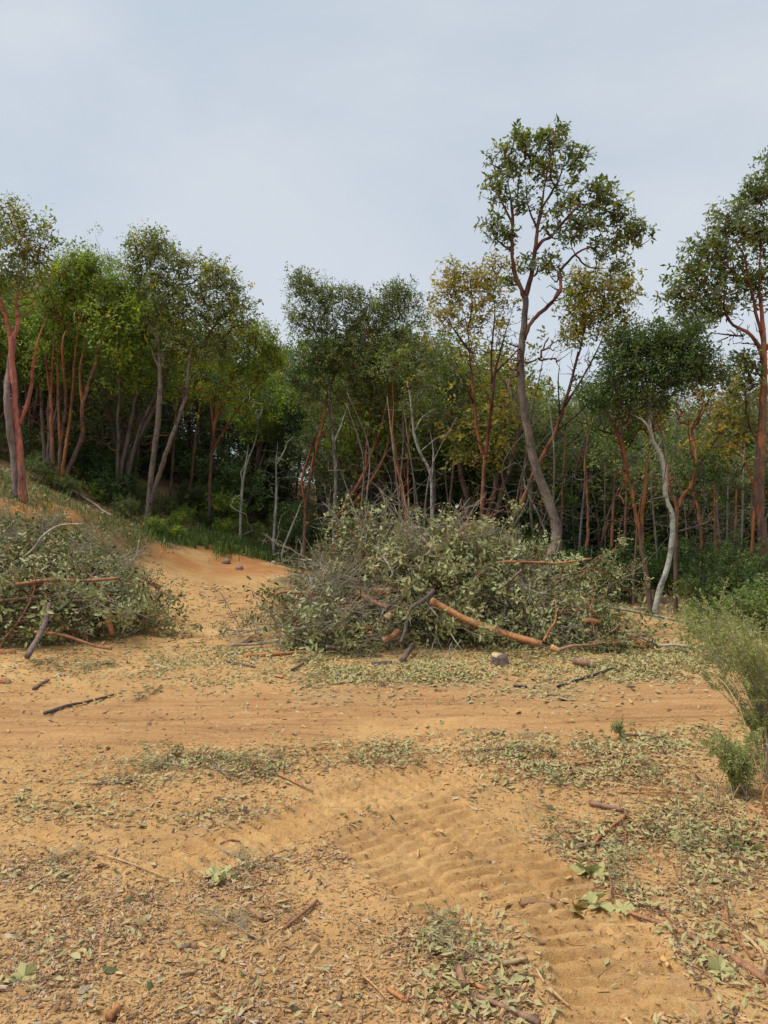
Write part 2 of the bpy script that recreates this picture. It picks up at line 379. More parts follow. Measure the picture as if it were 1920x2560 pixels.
def tube(mb, pts, rad, k=6, t=.5, knob=0, caps=True, seed=0):
    p = np.asarray(pts, float); n = len(p); rad = np.broadcast_to(np.asarray(rad, float), (n,))
    d = np.gradient(p, axis=0); d = unit(d)
    m = np.abs(d.mean(0)); ref = np.eye(3)[int(np.argmin(m))]
    u = unit(np.cross(d, ref)); w = np.cross(d, u)
    a = np.arange(k) * 2 * np.pi / k
    rr = rad[:, None] * np.ones(k)
    if knob:
        s = np.cumsum(np.r_[0, np.linalg.norm(np.diff(p, axis=0), axis=1)])
        rr = rr * (1 + knob * 2 * (vnoise(s[:, None] / (np.mean(rad) * 3 + .01) + seed, a[None] * 1.3 + seed * 3.1, seed) - .5))
    v = p[:, None] + rr[..., None] * (np.cos(a)[None, :, None] * u[:, None] + np.sin(a)[None, :, None] * w[:, None])
    i = np.arange(n - 1)[:, None] * k; j = np.arange(k)[None]; jn = (j + 1) % k
    q = np.stack([i + j, i + jn, i + k + jn, i + k + j], -1).reshape(-1, 4)
    vv = v.reshape(-1, 3); tt = np.repeat(np.broadcast_to(np.asarray(t, float), (n,)), k); tris = []
    if caps:
        vv = np.vstack([vv, p[0], p[-1]]); tt = np.r_[tt, tt[0], tt[-1]]
        c0, c1 = n * k, n * k + 1; jj = np.arange(k); jjn = (jj + 1) % k
        tris = np.vstack([np.stack([np.full(k, c0), jjn, jj], -1), np.stack([np.full(k, c1), (n - 1) * k + jj, (n - 1) * k + jjn], -1)])
    mb.add(vv, q, tris, tt)
    return p, d

def disc(mb, c, d, r, t=.5, k=10, seed=0):
    d = unit(d); ref = np.eye(3)[int(np.argmin(np.abs(d)))]; u = unit(np.cross(d, ref)); w = np.cross(d, u)
    a = np.arange(k) * 2 * np.pi / k; rr = r * (1 + .08 * np.sin(a * 3 + seed))
    v = c + rr[:, None] * (np.cos(a)[:, None] * u + np.sin(a)[:, None] * w)
    back = v - d * r * .15
    vv = np.vstack([v, back, [c + d * r * .04]]); j = np.arange(k); jn = (j + 1) % k
    mb.add(vv, np.stack([j, j + k, jn + k, jn], -1), np.stack([np.full(k, 2 * k), j, jn], -1), t)

def frame_SN(D, N):
    D = unit(D); S = unit(np.cross(D, N)); return D, S, np.cross(S, D)
def leaves_far(mb, C, D, N, L, W, t, bend=.12):
    D, S, N = frame_SN(D, N); n = len(C); L = L[:, None]; W = W[:, None]
    mid = C + D * L * .5 + N * L * .05
    v = np.stack([C, mid + S * W * .5, C + D * L - N * L * bend, mid - S * W * .5], 1).reshape(-1, 3)
    mb.add(v, np.arange(4 * n).reshape(-1, 4), None, np.repeat(t, 4))
def leaves_mid(mb, C, D, N, L, W, t, bend=.15, fold=.18):
    D, S, N = frame_SN(D, N); n = len(C); L = L[:, None]; W = W[:, None]
    b = C; m = C + D * L * .5 - N * W * fold + N * L * bend * .3; tip = C + D * L - N * L * bend
    e = C + D * L * .48 + N * L * bend * .3
    v = np.stack([b, m, tip, e + S * W * .5, e - S * W * .5], 1).reshape(-1, 3)
    i = np.arange(n)[:, None] * 5
    q = np.concatenate([i + [0, 1, 2, 3], i + [0, 4, 2, 1]])
    mb.add(v, q, None, np.repeat(t, 5))
def leaves_near(mb, C, D, N, L, W, t, bend=.18, fold=.15, curl=None):
    D, S, N = frame_SN(D, N); n = len(C); L = L[:, None]; W = W[:, None]
    bend = np.broadcast_to(np.asarray(bend, float).reshape(-1, 1), (n, 1))
    def at(f, side, fo): return C + D * L * f - N * L * bend * (f * f * 1.3 - .4 * f) + S * W * .5 * side + N * W * fold * fo
    v = np.stack([at(0, 0, 0), at(.3, .85, .5), at(.3, 0, -.5), at(.3, -.85, .5), at(.65, .9, .5), at(.65, 0, -.5), at(.65, -.9, .5), at(1, 0, 0)], 1).reshape(-1, 3)
    i = np.arange(n)[:, None] * 8
    q = np.concatenate([i + [1, 2, 5, 4], i + [2, 3, 6, 5]])
    tr = np.concatenate([i + [0, 2, 1], i + [0, 3, 2], i + [4, 5, 7], i + [5, 6, 7]])
    mb.add(v, q, tr, np.repeat(t, 8))

def rosettes(mb, P, D, k, L, W, rng, fn, t0=None, spread=(35, 85), jit=.03, droop=0.0, ts=.25):
    n = len(P); D = unit(D)
    ref = unit(rng.normal(size=(n, 3))); U = unit(np.cross(D, ref)); V = np.cross(D, U)
    az = (np.arange(k)[None] * 2.4 + rng.uniform(0, 6.28, (n, 1)) + rng.normal(0, .3, (n, k)))
    el = np.radians(rng.uniform(spread[0], spread[1], (n, k)))
    rad = np.cos(az)[..., None] * U[:, None] + np.sin(az)[..., None] * V[:, None]
    dirs = np.cos(el)[..., None] * D[:, None] + np.sin(el)[..., None] * rad
    dirs[..., 2] -= droop
    nor = np.sin(el)[..., None] * D[:, None] - np.cos(el)[..., None] * rad + rng.normal(0, .25, (n, k, 3))
    C = P[:, None] + rng.normal(0, jit, (n, k, 3))
    sz = np.repeat(rng.uniform(.7, 1.3, n), k)
    LL = L * rng.uniform(.65, 1.2, n * k) * sz; WW = W * rng.uniform(.7, 1.15, n * k) * sz
    tb = (rng.uniform(0, .8, n) if t0 is None else t0)
    t = np.clip(np.repeat(tb, k) + rng.normal(0, ts * .5, n * k), 0, 1)
    fn(mb, C.reshape(-1, 3), dirs.reshape(-1, 3), nor.reshape(-1, 3), LL, WW, t)

# ------------------------------------------------------------------ trees
def grow(limbs, clusters, rng, tip_r=.006, zmin=-9, k_tw=4, t_tw=.95, curv=.25, maxf=.75, tubes=True):
    """limbs: [(pts(n,3), r(n), t(n))]; clusters (m,3).  returns trunk MB and cluster directions"""
    mb = MB(); NP = []; NR = []; NT = []
    for i, (p, r, t) in enumerate(limbs):
        tube(mb, p, r, 9 if r[0] > .07 else 6, t, knob=.26, seed=int(rng.integers(1, 999)))
        NP.append(p); NR.append(r); NT.append(np.full(len(p), -1))
    m = len(clusters)
    NP = np.concatenate(NP); NR = np.concatenate(NR); NT = np.concatenate(NT)
    ok = NP[:, 2] > zmin
    if not ok.any(): ok[:] = True
    NP, NR, NT = NP[ok], NR[ok], NT[ok]
    buf = np.zeros((len(NP) + m * 6, 3)); buf[:len(NP)] = NP; own = np.full(len(buf), -1); rad0 = np.full(len(buf), .5); rad0[:len(NP)] = NR
    cnt = len(NP)
    d0 = np.array([np.min(((NP - c) ** 2).sum(1)) for c in clusters]) if m else np.zeros(0)
    order = np.argsort(d0)
    paths = []; parent = []; weight = np.ones(m); dirs = np.zeros((m, 3)); att_r = np.ones(m)
    cen = NP.mean(0)
    for j, ci in enumerate(order):
        c = clusters[ci]; dv = c - buf[:cnt]
        cost = np.sqrt((dv ** 2).sum(1)) + .9 * np.maximum(0, -dv[:, 2] + .05)
        b = int(np.argmin(cost)); a = buf[b]; L = np.linalg.norm(c - a)
        mid = a + (c - a) * .5 + rng.normal(0, 1, 3) * L * curv * .5 + np.array([0, 0, -.10 * L])
        f = np.linspace(0, 1, 6)[:, None]
        pth = (1 - f) ** 2 * a + 2 * f * (1 - f) * mid + f * f * c + rng.normal(0, 1, (6, 3)) * L * .03 * np.sin(f * 3.14)
        paths.append(pth); parent.append(own[b]); att_r[j] = rad0[b] if own[b] < 0 else 1
        buf[cnt:cnt + 5] = pth[1:]; own[cnt:cnt + 5] = j; cnt += 5
        dirs[ci] = unit(pth[-1] - pth[-3])
    for j in range(m - 1, -1, -1):
        if parent[j] >= 0: weight[parent[j]] += weight[j]
    if tubes:
        for j in range(m):
            r0 = min(tip_r * min(weight[j], 12) ** .5 * 1.2, att_r[j] * maxf)
            r1 = max(tip_r * .7, r0 * .4 if weight[j] > 1 else tip_r * .6)
            tube(mb, paths[j], np.linspace(r0, min(r1, r0), 6), k_tw if r0 > .012 else 3, np.clip(t_tw - 6 * r0 + rng.normal(0, .04), 0, 1), caps=False)
    return mb, dirs

def clump_points(clumps, d, rng, depthf=.8, shell=.45):
    out = []
    for (cx, cy, rx, ry, n) in clumps:
        u = unit(rng.normal(size=(n, 3))) * rng.uniform(0, 1, (n, 1)) ** shell
        s = d / F
        c = P3(cx, cy, d)
        out.append(c + u * np.array([rx * s, depthf * .5 * (rx + ry) * s, ry * s]) + rng.normal(0, .05, (n, 3)))
    return np.concatenate(out)

def hero(name, label, cat, d, limbs, clumps, leaf, bark='madrone', seed=1, Lf=.088, Wf=.038, k=16, kind='mid', rc=.16, tip=.006, tt=(.1, .5), zmin_py=None,
         bare=(), tbase=(.15, .6), droop=.25, group=None, depthf=.8, t_tw=.95, shell=.45, ts=.3, dens=1.0):
    """limbs: list of ([(px,py[,dd])...], r0 px, r1 px, t0, t1)"""
    rng = np.random.default_rng(seed)
    s = d / F; LB = []; base = None
    for i, (pp, r0, r1, t0, t1) in enumerate(limbs):
        pts = [P3(q[0], q[1], d + (q[2] if len(q) > 2 else 0)) for q in pp]
        if i == 0 or pp[0][-1] == 'g' or (len(pp[0]) > 2 and False):
            g = pts[0]; z = float(H(g[0], g[1]))
            if g[2] > z + .05: pts.insert(0, np.array([g[0], g[1], z - .08]))
            else: pts[0] = np.array([g[0], g[1], min(g[2], z - .05)])
            if base is None: base = np.array([g[0], g[1], z])
        if i > 0:
            for q in range(1, len(pts)):
                pts[q] = pts[q] + np.array([0, (q / len(pts)) * rng.normal(0, .35), 0])
        L = sum(np.linalg.norm(np.subtract(a, b)) for a, b in zip(pts[:-1], pts[1:]))
        n = max(6, int(L / .12)); sp = spline(pts, n)
        sp[1:-1] += rng.normal(0, .3, (n - 2, 3)) * min(r0 * s, .02) * .5
        f = np.linspace(0, 1, n)
        r = (r0 + (r1 - r0) * f) * s * .66
        if all(math.hypot(pp[-1][0] - o_[0][0][0], pp[-1][1] - o_[0][0][1]) > 28 for o_ in limbs): r = r * (1 - .72 * smooth(.55, 1, f))
        if i == 0: r = r * (1 + .35 * np.exp(-f * 22))
        LB.append((sp, r, t0 + (t1 - t0) * f))
    clumps = [(a, b, c_, e, int(n_ * dens * (.74 if kind == 'mid' and k > 12 else 1))) for a, b, c_, e, n_ in clumps]
    C = clump_points(clumps, d, rng, depthf, shell) if clumps else np.zeros((0, 3))
    nb = 0
    rg2 = np.random.default_rng(seed + 5000); tp = LB[0][0]; ii = rg2.integers(int(len(tp) * .12), max(int(len(tp) * .8), int(len(tp) * .12) + 2), 9)
    stubs = tp[ii] + rg2.normal(0, 1, (9, 3)) * [.22, .22, .06] + [0, 0, .12]
    if bare:
        Cb = clump_points(bare, d, rng, depthf, 1.0); nb = len(Cb); allc = np.vstack([C, Cb])
    else: allc = C
    allc = np.vstack([allc, stubs])
    zmin = P3(0, zmin_py, d)[2] if zmin_py else -9
    LB = [(p - base, r, t) for p, r, t in LB]
    mb, dirs = grow(LB, allc - base, rng, tip, zmin - base[2], t_tw=t_tw)
    root = tag(empty(name, tuple(base)), label, cat, group)
    mb.obj('trunk', M[bark], root)
    if len(C):
        cr = MB(); n = len(C); kk = max(1, k // 8) + (k > 8) + (kind == 'mid' and k > 12)
        Pc = np.repeat(C - base, kk, 0) + rng.normal(0, rc, (n * kk, 3)) * (0 if kk == 1 else .72)
        Dc = unit(np.repeat(dirs[:n], kk, 0) + rng.normal(0, .6, (n * kk, 3)) + [0, 0, .35])
        t0 = np.repeat(rng.uniform(tbase[0], tbase[1], n), kk)
        rosettes(cr, Pc, Dc, 8, Lf, Wf, rng, leaves_mid if kind == 'mid' else leaves_far, t0, jit=rc * .25, droop=droop, ts=ts)
        cr.obj('crown', M[leaf], root, smooth_=False)
    return root

# ------------------------------------------------------------------ ground
def build_ground():
    ys = np.concatenate([np.arange(-12, 1.2, .6), np.arange(1.2, 2.2, .06), np.arange(2.2, 3.6, .0115), np.arange(3.6, 5, .0155), np.arange(5, 9, .03), np.arange(9, 20, .085), np.geomspace(20, 120, 40)])
    xp = np.concatenate([np.arange(0, 2.3, .024), np.arange(2.3, 5, .05), np.arange(5, 13, .12), np.geomspace(13, 90, 26)])
    xs = np.concatenate([-xp[:0:-1], xp])
    X, Y = np.meshgrid(xs, ys); x = X.ravel(); y = Y.ravel()
    z = H(x, y)
    ny, nx = X.shape
    i = np.arange(ny - 1)[:, None] * nx; j = np.arange(nx - 1)[None]
    q = np.stack([i + j, i + j + 1, i + nx + j + 1, i + nx + j], -1).reshape(-1, 4)
    mb = MB(); mb.add(np.stack([x, y, z], -1), q)
    o = mb.obj('ground', ground_mat())
    me = o.data
    m, _ = track_fields(x, y)
    rb = rut_band(x, y) * smooth(.25, .55, fbm(x * .8, y * 1.6, 71, 3) + .15)
    lit = np.clip(litter_density(x, y) * .85, 0, .9) * smooth(.35, .6, fbm(x * 4, y * 4, 72, 4) + .08)
    pile = smooth(0, .25, pile_h(x, y))
    lit = np.maximum(lit, pile * .8)
    fo = forest_mask(x, y)
    red = smooth(15, 16.5, y) * smooth(20.5, 18, y) * smooth(-5.4, -4.6, x) * smooth(.6, -.6, x) * smooth(.35, .5, fbm(x * 1.2, y * 1.2, 74, 3)) * .9
    red = np.maximum(red, smooth(1.6, .4, np.hypot(x + 6.7, (y - 15.2) * .8)) * smooth(.35, .55, fbm(x * 2, y * 2, 75, 3)))
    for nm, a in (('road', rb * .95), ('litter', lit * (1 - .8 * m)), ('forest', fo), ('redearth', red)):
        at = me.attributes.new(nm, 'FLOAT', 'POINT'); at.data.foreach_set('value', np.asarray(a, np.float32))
    tag(o, 'orange sandy earth clearing with tyre tracks rising to a wooded slope', 'ground', kind='structure')

def road_mask(x, y):
    c = np.interp(y, [8, 12, 15, 17, 20], [-1.6, -2.95, -3.25, -3.1, -1.5])
    w = np.interp(y, [8, 12, 15, 17, 20], [3, 1.25, 1.2, 1.7, 1.6])
    return smooth(w + .35, w - .25, np.abs(x - c) + (fbm(x * 1.5, y * 1.5, 81, 3) - .5) * .9) * smooth(18.6, 17.5, y)
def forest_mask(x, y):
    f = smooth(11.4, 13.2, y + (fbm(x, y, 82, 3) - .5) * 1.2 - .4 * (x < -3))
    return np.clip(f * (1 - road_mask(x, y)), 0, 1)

PATCH = [  # px, py, rx px, ry px, amount  (flat-ground positions of the debris patches)
    (1050, 1690, 420, 50, 1.0), (1550, 1690, 260, 60, 1.0), (1650, 1640, 200, 50, .9), (1330, 1720, 300, 30, .9), (640, 1590, 120, 60, .6), (820, 1720, 160, 30, .7),
    (1300, 1885, 330, 40, .95), (1480, 1930, 200, 40, .9), (900, 1900, 300, 40, .6), (470, 1905, 150, 26, .9), (640, 1930, 130, 26, .7), (300, 1955, 160, 22, .6), (1690, 1860, 150, 40, .7),
    (1500, 2120, 110, 80, .9), (1650, 2060, 180, 90, .9), (1800, 2150, 140, 120, 1.0), (1500, 2260, 130, 60, 1.0), (1620, 2400, 130, 70, .8), (1800, 2420, 150, 120, .7), (1780, 2560, 160, 80, .6),
    (560, 2190, 110, 50, .9), (640, 2300, 120, 60, .9), (400, 2260, 160, 50, .6), (90, 2190, 130, 50, .8), (250, 2350, 250, 60, .8), (150, 2470, 260, 110, 1.0), (520, 2480, 300, 100, .9),
    (850, 2470, 200, 90, .8), (1080, 2400, 150, 90, .9), (1150, 2500, 160, 80, .8), (780, 2080, 160, 40, .45), (420, 2040, 250, 40, .45), (120, 2020, 150, 40, .4), (870, 2140, 90, 30, .4), (200, 1760, 200, 30, .25), (350, 1660, 200, 30, .3)]
def litter_density(x, y):
    x = np.asarray(x, float); y = np.asarray(y, float); yy = np.maximum(y, 1.0)
    py = 1280 + CAMZ * F / yy; px = 960 + x * F / yy
    s = np.zeros(x.shape)
    for cx, cy, rx, ry, a in PATCH:
        s = np.maximum(s, a * np.exp(-((px - cx) / rx) ** 2 - ((py - cy) / ry) ** 2))
    s = s * (.2 + 1.0 * smooth(.36, .66, fbm(x * 2.6, y * 2.6, 91, 5))) + .03
    return np.where(y > .8, s, .05)

build_ground()

# ------------------------------------------------------------------ forest trees behind (a few kinds, copied one by one)
def generic(kind, h, seed):
    rng = np.random.default_rng(seed); LB = []; st = []
    ns = {'oak': 2, 'dome': 4, 'loose': 3, 'dark': 1, 'blue': 1}[kind]
    for i in range(ns):
        ang = rng.uniform(0, 6.28); lean = rng.uniform(.05, .3) * h
        pts = [np.array([0, 0, -.15]) + rng.normal(0, .05, 3) * [1, 1, 0], np.array([math.cos(ang) * lean * .35, math.sin(ang) * lean * .35, h * .3]),
               np.array([math.cos(ang) * lean * .8, math.sin(ang) * lean * .8, h * .58]), np.array([math.cos(ang) * lean, math.sin(ang) * lean, h * .82])]
        sp = spline(pts, 22); sp[2:] += np.cumsum(rng.normal(0, .02, (20, 3)), 0); f = np.linspace(0, 1, 22)
        r0 = h * .013 * rng.uniform(.8, 1.2)
        tt = {'oak': (.3, .6), 'dome': (.1, .4), 'loose': (.15, .5), 'dark': (.2, .5), 'blue': (.3, .6)}[kind]
        LB.append((sp, r0 * (1 - .72 * f), tt[0] + (tt[1] - tt[0]) * f)); st.append(sp[-1])
    n = {'oak': 210, 'dome': 210, 'loose': 130, 'dark': 230, 'blue': 170}[kind]
    cz, rz, rr = {'oak': (.66, .36, .25), 'dome': (.74, .27, .25), 'loose': (.72, .30, .24), 'dark': (.56, .46, .24), 'blue': (.60, .42, .17)}[kind]
    u = unit(rng.normal(size=(n, 3))) * rng.uniform(0, 1, (n, 1)) ** .4
    lump = 1 + .35 * np.sin(u[:, 0] * 5 + seed) * np.cos(u[:, 2] * 4 + u[:, 1] * 5)
    taper = (1 - .55 * np.clip(u[:, 2:3], -1, 1)) if kind == 'blue' else 1.0
    c = np.array([0, 0, cz * h]) + np.mean(st, 0) * [.6, .6, 0] + u * np.array([rr * h, rr * h, rz * h]) * lump[:, None] * taper
    dead = np.array([0, 0, h * .42]) + rng.normal(0, 1, (70, 3)) * [h * .15, h * .15, h * .12]
    mb, dirs = grow(LB, np.vstack([c, dead]), rng, .007, h * .12, k_tw=3, t_tw=.9)
    dirs = dirs[:n]
    cr = MB(); kk = 6 if kind != 'loose' else 4
    P = np.repeat(c, kk, 0) + rng.normal(0, .05 * h * .5, (n * kk, 3))
    D = unit(np.repeat(dirs, kk, 0) + rng.normal(0, .7, (n * kk, 3)) + [0, 0, .3])
    L = {'oak': .085, 'dome': .11, 'loose': .11, 'dark': .10, 'blue': .09}[kind]
    rosettes(cr, P, D, 8, L, L * .5, rng, leaves_far, np.repeat(rng.uniform(.05, .75, n), kk), jit=.06, droop=.15, ts=.3)
    root = empty(kind_name[kind])
    tr = mb.obj('trunk', M['oak' if kind in ('oak', 'dark', 'blue') else 'madrone'], root)
    co = cr.obj('crown', M[{'oak': 'l_oak', 'dome': 'l_dome', 'loose': 'l_yellow', 'dark': 'l_dark', 'blue': 'l_blue'}[kind]], root, smooth_=False)
    return root, [tr, co], h
kind_name = {'oak': 'oak_tree', 'dome': 'madrone_tree', 'loose': 'madrone_tree', 'dark': 'evergreen_tree', 'blue': 'fir_tree'}
FOREST = {'oak': 'grey-green oak crowded in the forest behind the clearing', 'dome': 'green leafy madrone crowded in the forest behind the clearing',
          'loose': 'thin yellow-green madrone crowded in the forest behind the clearing', 'dark': 'dark evergreen crowded in the forest behind the clearing',
          'blue': 'bluish conical fir rising behind the forest edge'}
FGROUP = {'oak': 'oaks crowded in the forest behind', 'dome': 'leafy madrones crowded in the forest behind', 'loose': 'thin yellow-green madrones in the forest behind',
          'dark': 'dark evergreens crowded in the forest behind', 'blue': 'bluish firs behind the forest edge'}
LAND = [(40, 'behind the pink-barked madrone'), (190, 'behind the many-stemmed madrone'), (400, 'behind the forked grey tree'), (600, 'beyond the dirt road'), (790, 'behind the narrow oak'), (970, 'behind the broad oak'),
        (1200, 'behind the forked red madrone'), (1350, 'behind the tallest madrone'), (1500, 'right of the tallest madrone'), (1660, 'behind the white crooked trunk'), (1850, 'behind the thick orange trunk')]
protos = {}
for kd, hs in (('oak', (5.5, 7)), ('dome', (5.5, 7)), ('loose', (5.5,)), ('dark', (4.5, 6.5)), ('blue', (6,))):
    protos[kd] = [generic(kd, h, 100 + i * 7 + len(kd) * 13) for i, h in enumerate(hs)]
used = set()
SKX = [-400, 0, 110, 230, 330, 430, 560, 640, 700, 760, 860, 960, 1060, 1160, 1260, 1350, 1450, 1550, 1700, 1800, 1900, 2300]
SKY = [560, 640, 640, 630, 670, 720, 790, 860, 890, 890, 790, 780, 790, 820, 900, 960, 980, 960, 950, 990, 960, 920]
def place_forest(kd, x, y, top_frac, rz):
    z = float(H(x, y)); px = 960 + x * F / y
    top = CAMZ + (1280 - np.interp(px, SKX, SKY)) / F * y
    h = max(2.2, (top - z) * top_frac)
    root, kids, h0 = min(protos[kd], key=lambda q: abs(q[2] - h) + random.random())
    sc = h / h0
    key = (root.name,)
    sx = sc * random.uniform(.9, 1.25)
    sx = min(sx, sc * 1.15) if sc > 1.1 else max(sx, .75)
    if key not in used:
        used.add(key); o = root
    else: o = clone(root, kids)
    o.location = (x, y, z - .1); o.rotation_euler = (0, 0, rz); o.scale = (sx, sx, sc)
    ln = LAND[int(np.argmin([abs(px - q[0]) for q in LAND]))][1]; dp = '' if y < 21 else (', second rank' if y < 26 else ', deep in the wood')
    tag(o, FOREST[kd].replace('behind the clearing', ln) + dp, 'tree', FGROUP[kd].replace(' behind', '') + ' ' + ln + dp)
rr = random.Random(3)
yrow = 18.5
while yrow < 46:
    step = 1.9 if yrow < 28 else 2.8
    x = -.60 * yrow - 1
    while x < .60 * yrow + 1:
        xx = x + rr.uniform(-.7, .7); yy = yrow + rr.uniform(-.8, .8)
        x += step * rr.uniform(.8, 1.2)
        px = 960 + xx * F / yy
        if yy < 23 and 380 < px < 800: continue
        if yy < 20 and xx > .5: pass
        u = rr.random()
        if px < 330: kd = 'dome' if u < .55 else ('dark' if u < .8 else 'oak')
        elif px < 640: kd = 'dome' if u < .4 else ('dark' if u < .75 else 'oak')
        elif px < 780: kd = 'blue' if u < .5 else 'dark'
        elif px < 1120: kd = 'oak' if u < .55 else ('dark' if u < .8 else 'dome')
        elif px < 1280: kd = 'loose' if u < .4 else ('oak' if u < .6 else 'dome')
        else: kd = 'loose' if u < .16 else ('dome' if u < .32 else ('dark' if u < .74 else 'oak'))
        tf = rr.uniform(.72, 1.0) if kd != 'dark' else rr.uniform(.5, .85) + (.12 if px > 1120 else 0)
        place_forest(kd, xx, yy, tf, rr.uniform(0, 6.28))
    yrow += 2.1 if yrow < 28 else 3.6
for k in range(44):
    yy = rr.uniform(20, 31); px = rr.uniform(1130, 1990)
    place_forest(rr.choice(('dark', 'dark', 'oak')), (px - 960) / F * yy, yy, rr.uniform(.55, .95), rr.uniform(0, 6.28))
for px, y, py in ((672, 30, 770), (693, 33, 800), (655, 34, 830)):
    x = (px - 960) / F * y; z = float(H(x, y)); root, kids, h0 = protos['blue'][0]
    h = CAMZ + (1280 - py) / F * y - z
    o = clone(root, kids, loc=(x, y, z - .1), rot=(0, 0, px), scale=h / h0); tag(o, FOREST['blue'], 'tree', FGROUP['blue'])

# ------------------------------------------------------------------ undergrowth shrubs and thin bare saplings under the trees
def bush(seed, h=1.2, leaf='l_dark', n=70, k=5, L=.075, bark='oak'):
    rng = np.random.default_rng(seed); LB = []
    for i in range(6):
        a = rng.uniform(0, 6.28); e = np.array([math.cos(a) * h * .35, math.sin(a) * h * .35, h * rng.uniform(.5, .8)])
        f = np.linspace(0, 1, 8)
        LB.append((spline([np.array([0, 0, -.06]), e * .5 + rng.normal(0, .05, 3), e], 8), .014 * (1 - .6 * f), .5 + 0 * f))
    u = unit(rng.normal(size=(n, 3))) * rng.uniform(0, 1, (n, 1)) ** .45
    c = np.array([0, 0, h * .55]) + u * [h * .6, h * .6, h * .45]; c[:, 2] = np.abs(c[:, 2])
    mb, dirs = grow(LB, c, rng, .004, k_tw=3, t_tw=.6)
    cr = MB(); P = np.repeat(c, k, 0) + rng.normal(0, .06, (n * k, 3))
    rosettes(cr, P, unit(np.repeat(dirs, k, 0) + rng.normal(0, .6, (n * k, 3)) + [0, 0, .4]), 7, L, L * .48, rng, leaves_far, np.repeat(rng.uniform(0, .8, n), k), jit=.03, droop=.1)
    root = empty('undergrowth_shrub'); return root, [mb.obj('stems', M[bark], root), cr.obj('foliage', M[leaf], root, smooth_=False)]
bushes = [bush(201, 1.3), bush(202, 1.0), bush(203, 1.2, 'l_oak', 60), bush(204, .9, 'l_dome', 50)]
bl = ['dark leafy shrub growing in the shade under the trees', 'low dark shrub growing in the shade under the trees', 'grey-green shrub growing in the shade under the trees', 'bright green shrub growing in the shade under the trees']
bg_ = ['dark leafy shrubs under the trees', 'low dark shrubs under the trees', 'grey-green shrubs under the trees', 'bright green shrubs under the trees']
first = [True] * 4
def near_land(px): return LAND[int(np.argmin([abs(px - q[0]) for q in LAND]))][1]
def place_bush(i, x, y, s, sz=None, label=None, group=None):
    root, kids = bushes[i]
    o = root if first[i] else clone(root, kids); first[i] = False
    o.location = (x, y, float(H(x, y)) - .03); o.rotation_euler = (0, 0, rr.uniform(0, 6.28)); o.scale = (s, s, sz or s)
    nl_ = near_land(960 + x * F / y) + ('' if y < 19 else ', deeper in')
    tag(o, label or bl[i].replace(' growing in the shade under the trees', ' in the shade ' + nl_), 'shrub', group if label else bg_[i] + ' ' + nl_)
for k in range(150):
    y = rr.uniform(14.5, 27); px = rr.uniform(-60, 1980); x = (px - 960) / F * y
    if road_mask(np.array(x), np.array(y)) > .05 or (330 < px < 790 and y < 21.3): continue
    if px < 330 and y < 17.5: continue
    place_bush(rr.choice((0, 0, 1, 1, 2, 3)), x, y, rr.uniform(.6, 1.15))
for k in range(46):
    y = rr.uniform(22.5, 30); px = rr.uniform(120, 760); place_bush(rr.choice((0, 0, 1)), (px - 960) / F * y, y, rr.uniform(1.0, 1.6))
for k in range(26):
    dd = rr.uniform(17.5, 20.5); px = rr.uniform(90, 480); place_bush(rr.choice((3, 3, 2)), (px - 960) / F * dd, dd, rr.uniform(.22, .5))
for px, py, dd in ((520, 1310, 20), (580, 1325, 20.5), (640, 1350, 21), (480, 1290, 21), (430, 1270, 20), (600, 1300, 22), (690, 1370, 20), (450, 1330, 18.7), (330, 1250, 19.5), (560, 1345, 19.3), (250, 1180, 21), (620, 1360, 20)):
    x = (px - 960) / F * dd; place_bush(rr.choice((3, 3, 1, 2)), x, dd, rr.uniform(.3, .6))

def sapling(seed, h, bark, t):
    rng = np.random.default_rng(seed)
    pts = np.array([[0, 0, -.1], [rng.normal(0, .12), rng.normal(0, .12), h * .35], [rng.normal(0, .25), rng.normal(0, .25), h * .7], [rng.normal(0, .4), rng.normal(0, .4), h]])
    f = np.linspace(0, 1, 18); r0 = .012 * h ** .7
    sp = spline(pts, 18)
    c = np.array([0, 0, h * .65]) + rng.normal(0, 1, (14, 3)) * [h * .13, h * .13, h * .2]
    mb, _ = grow([(sp, r0 * (1 - .75 * f), t + 0 * f)], c, rng, .004, h * .3, k_tw=3, t_tw=t, curv=.5)
    return mb.mesh('bare_sapling', M[bark])
saps = [sapling(301 + i, 3.2 + .5 * i, ('oak', 'lichen', 'oak', 'madrone', 'twig')[i], (.6, .25, .8, .2, .15)[i]) for i in range(5)]
for k in range(80):
    y = rr.uniform(14.6, 22); px = rr.uniform(330, 1930); x = (px - 960) / F * y
    if road_mask(np.array(x), np.array(y)) > .05 or px < 840: continue
    o = bpy.data.objects.new('bare_sapling', saps[k % 5]); COL.objects.link(o)
    o.location = (x, y, float(H(x, y)) - .02); o.rotation_euler = (rr.gauss(0, .09), rr.gauss(0, .09), rr.uniform(0, 6.28)); s = rr.uniform(.6, 1.1); o.scale = (s, s, s)
    nl_ = near_land(px) + ('' if y < 18 else ', deeper in')
    tag(o, 'thin bare sapling in the dark ' + nl_, 'sapling', 'thin bare saplings ' + nl_)

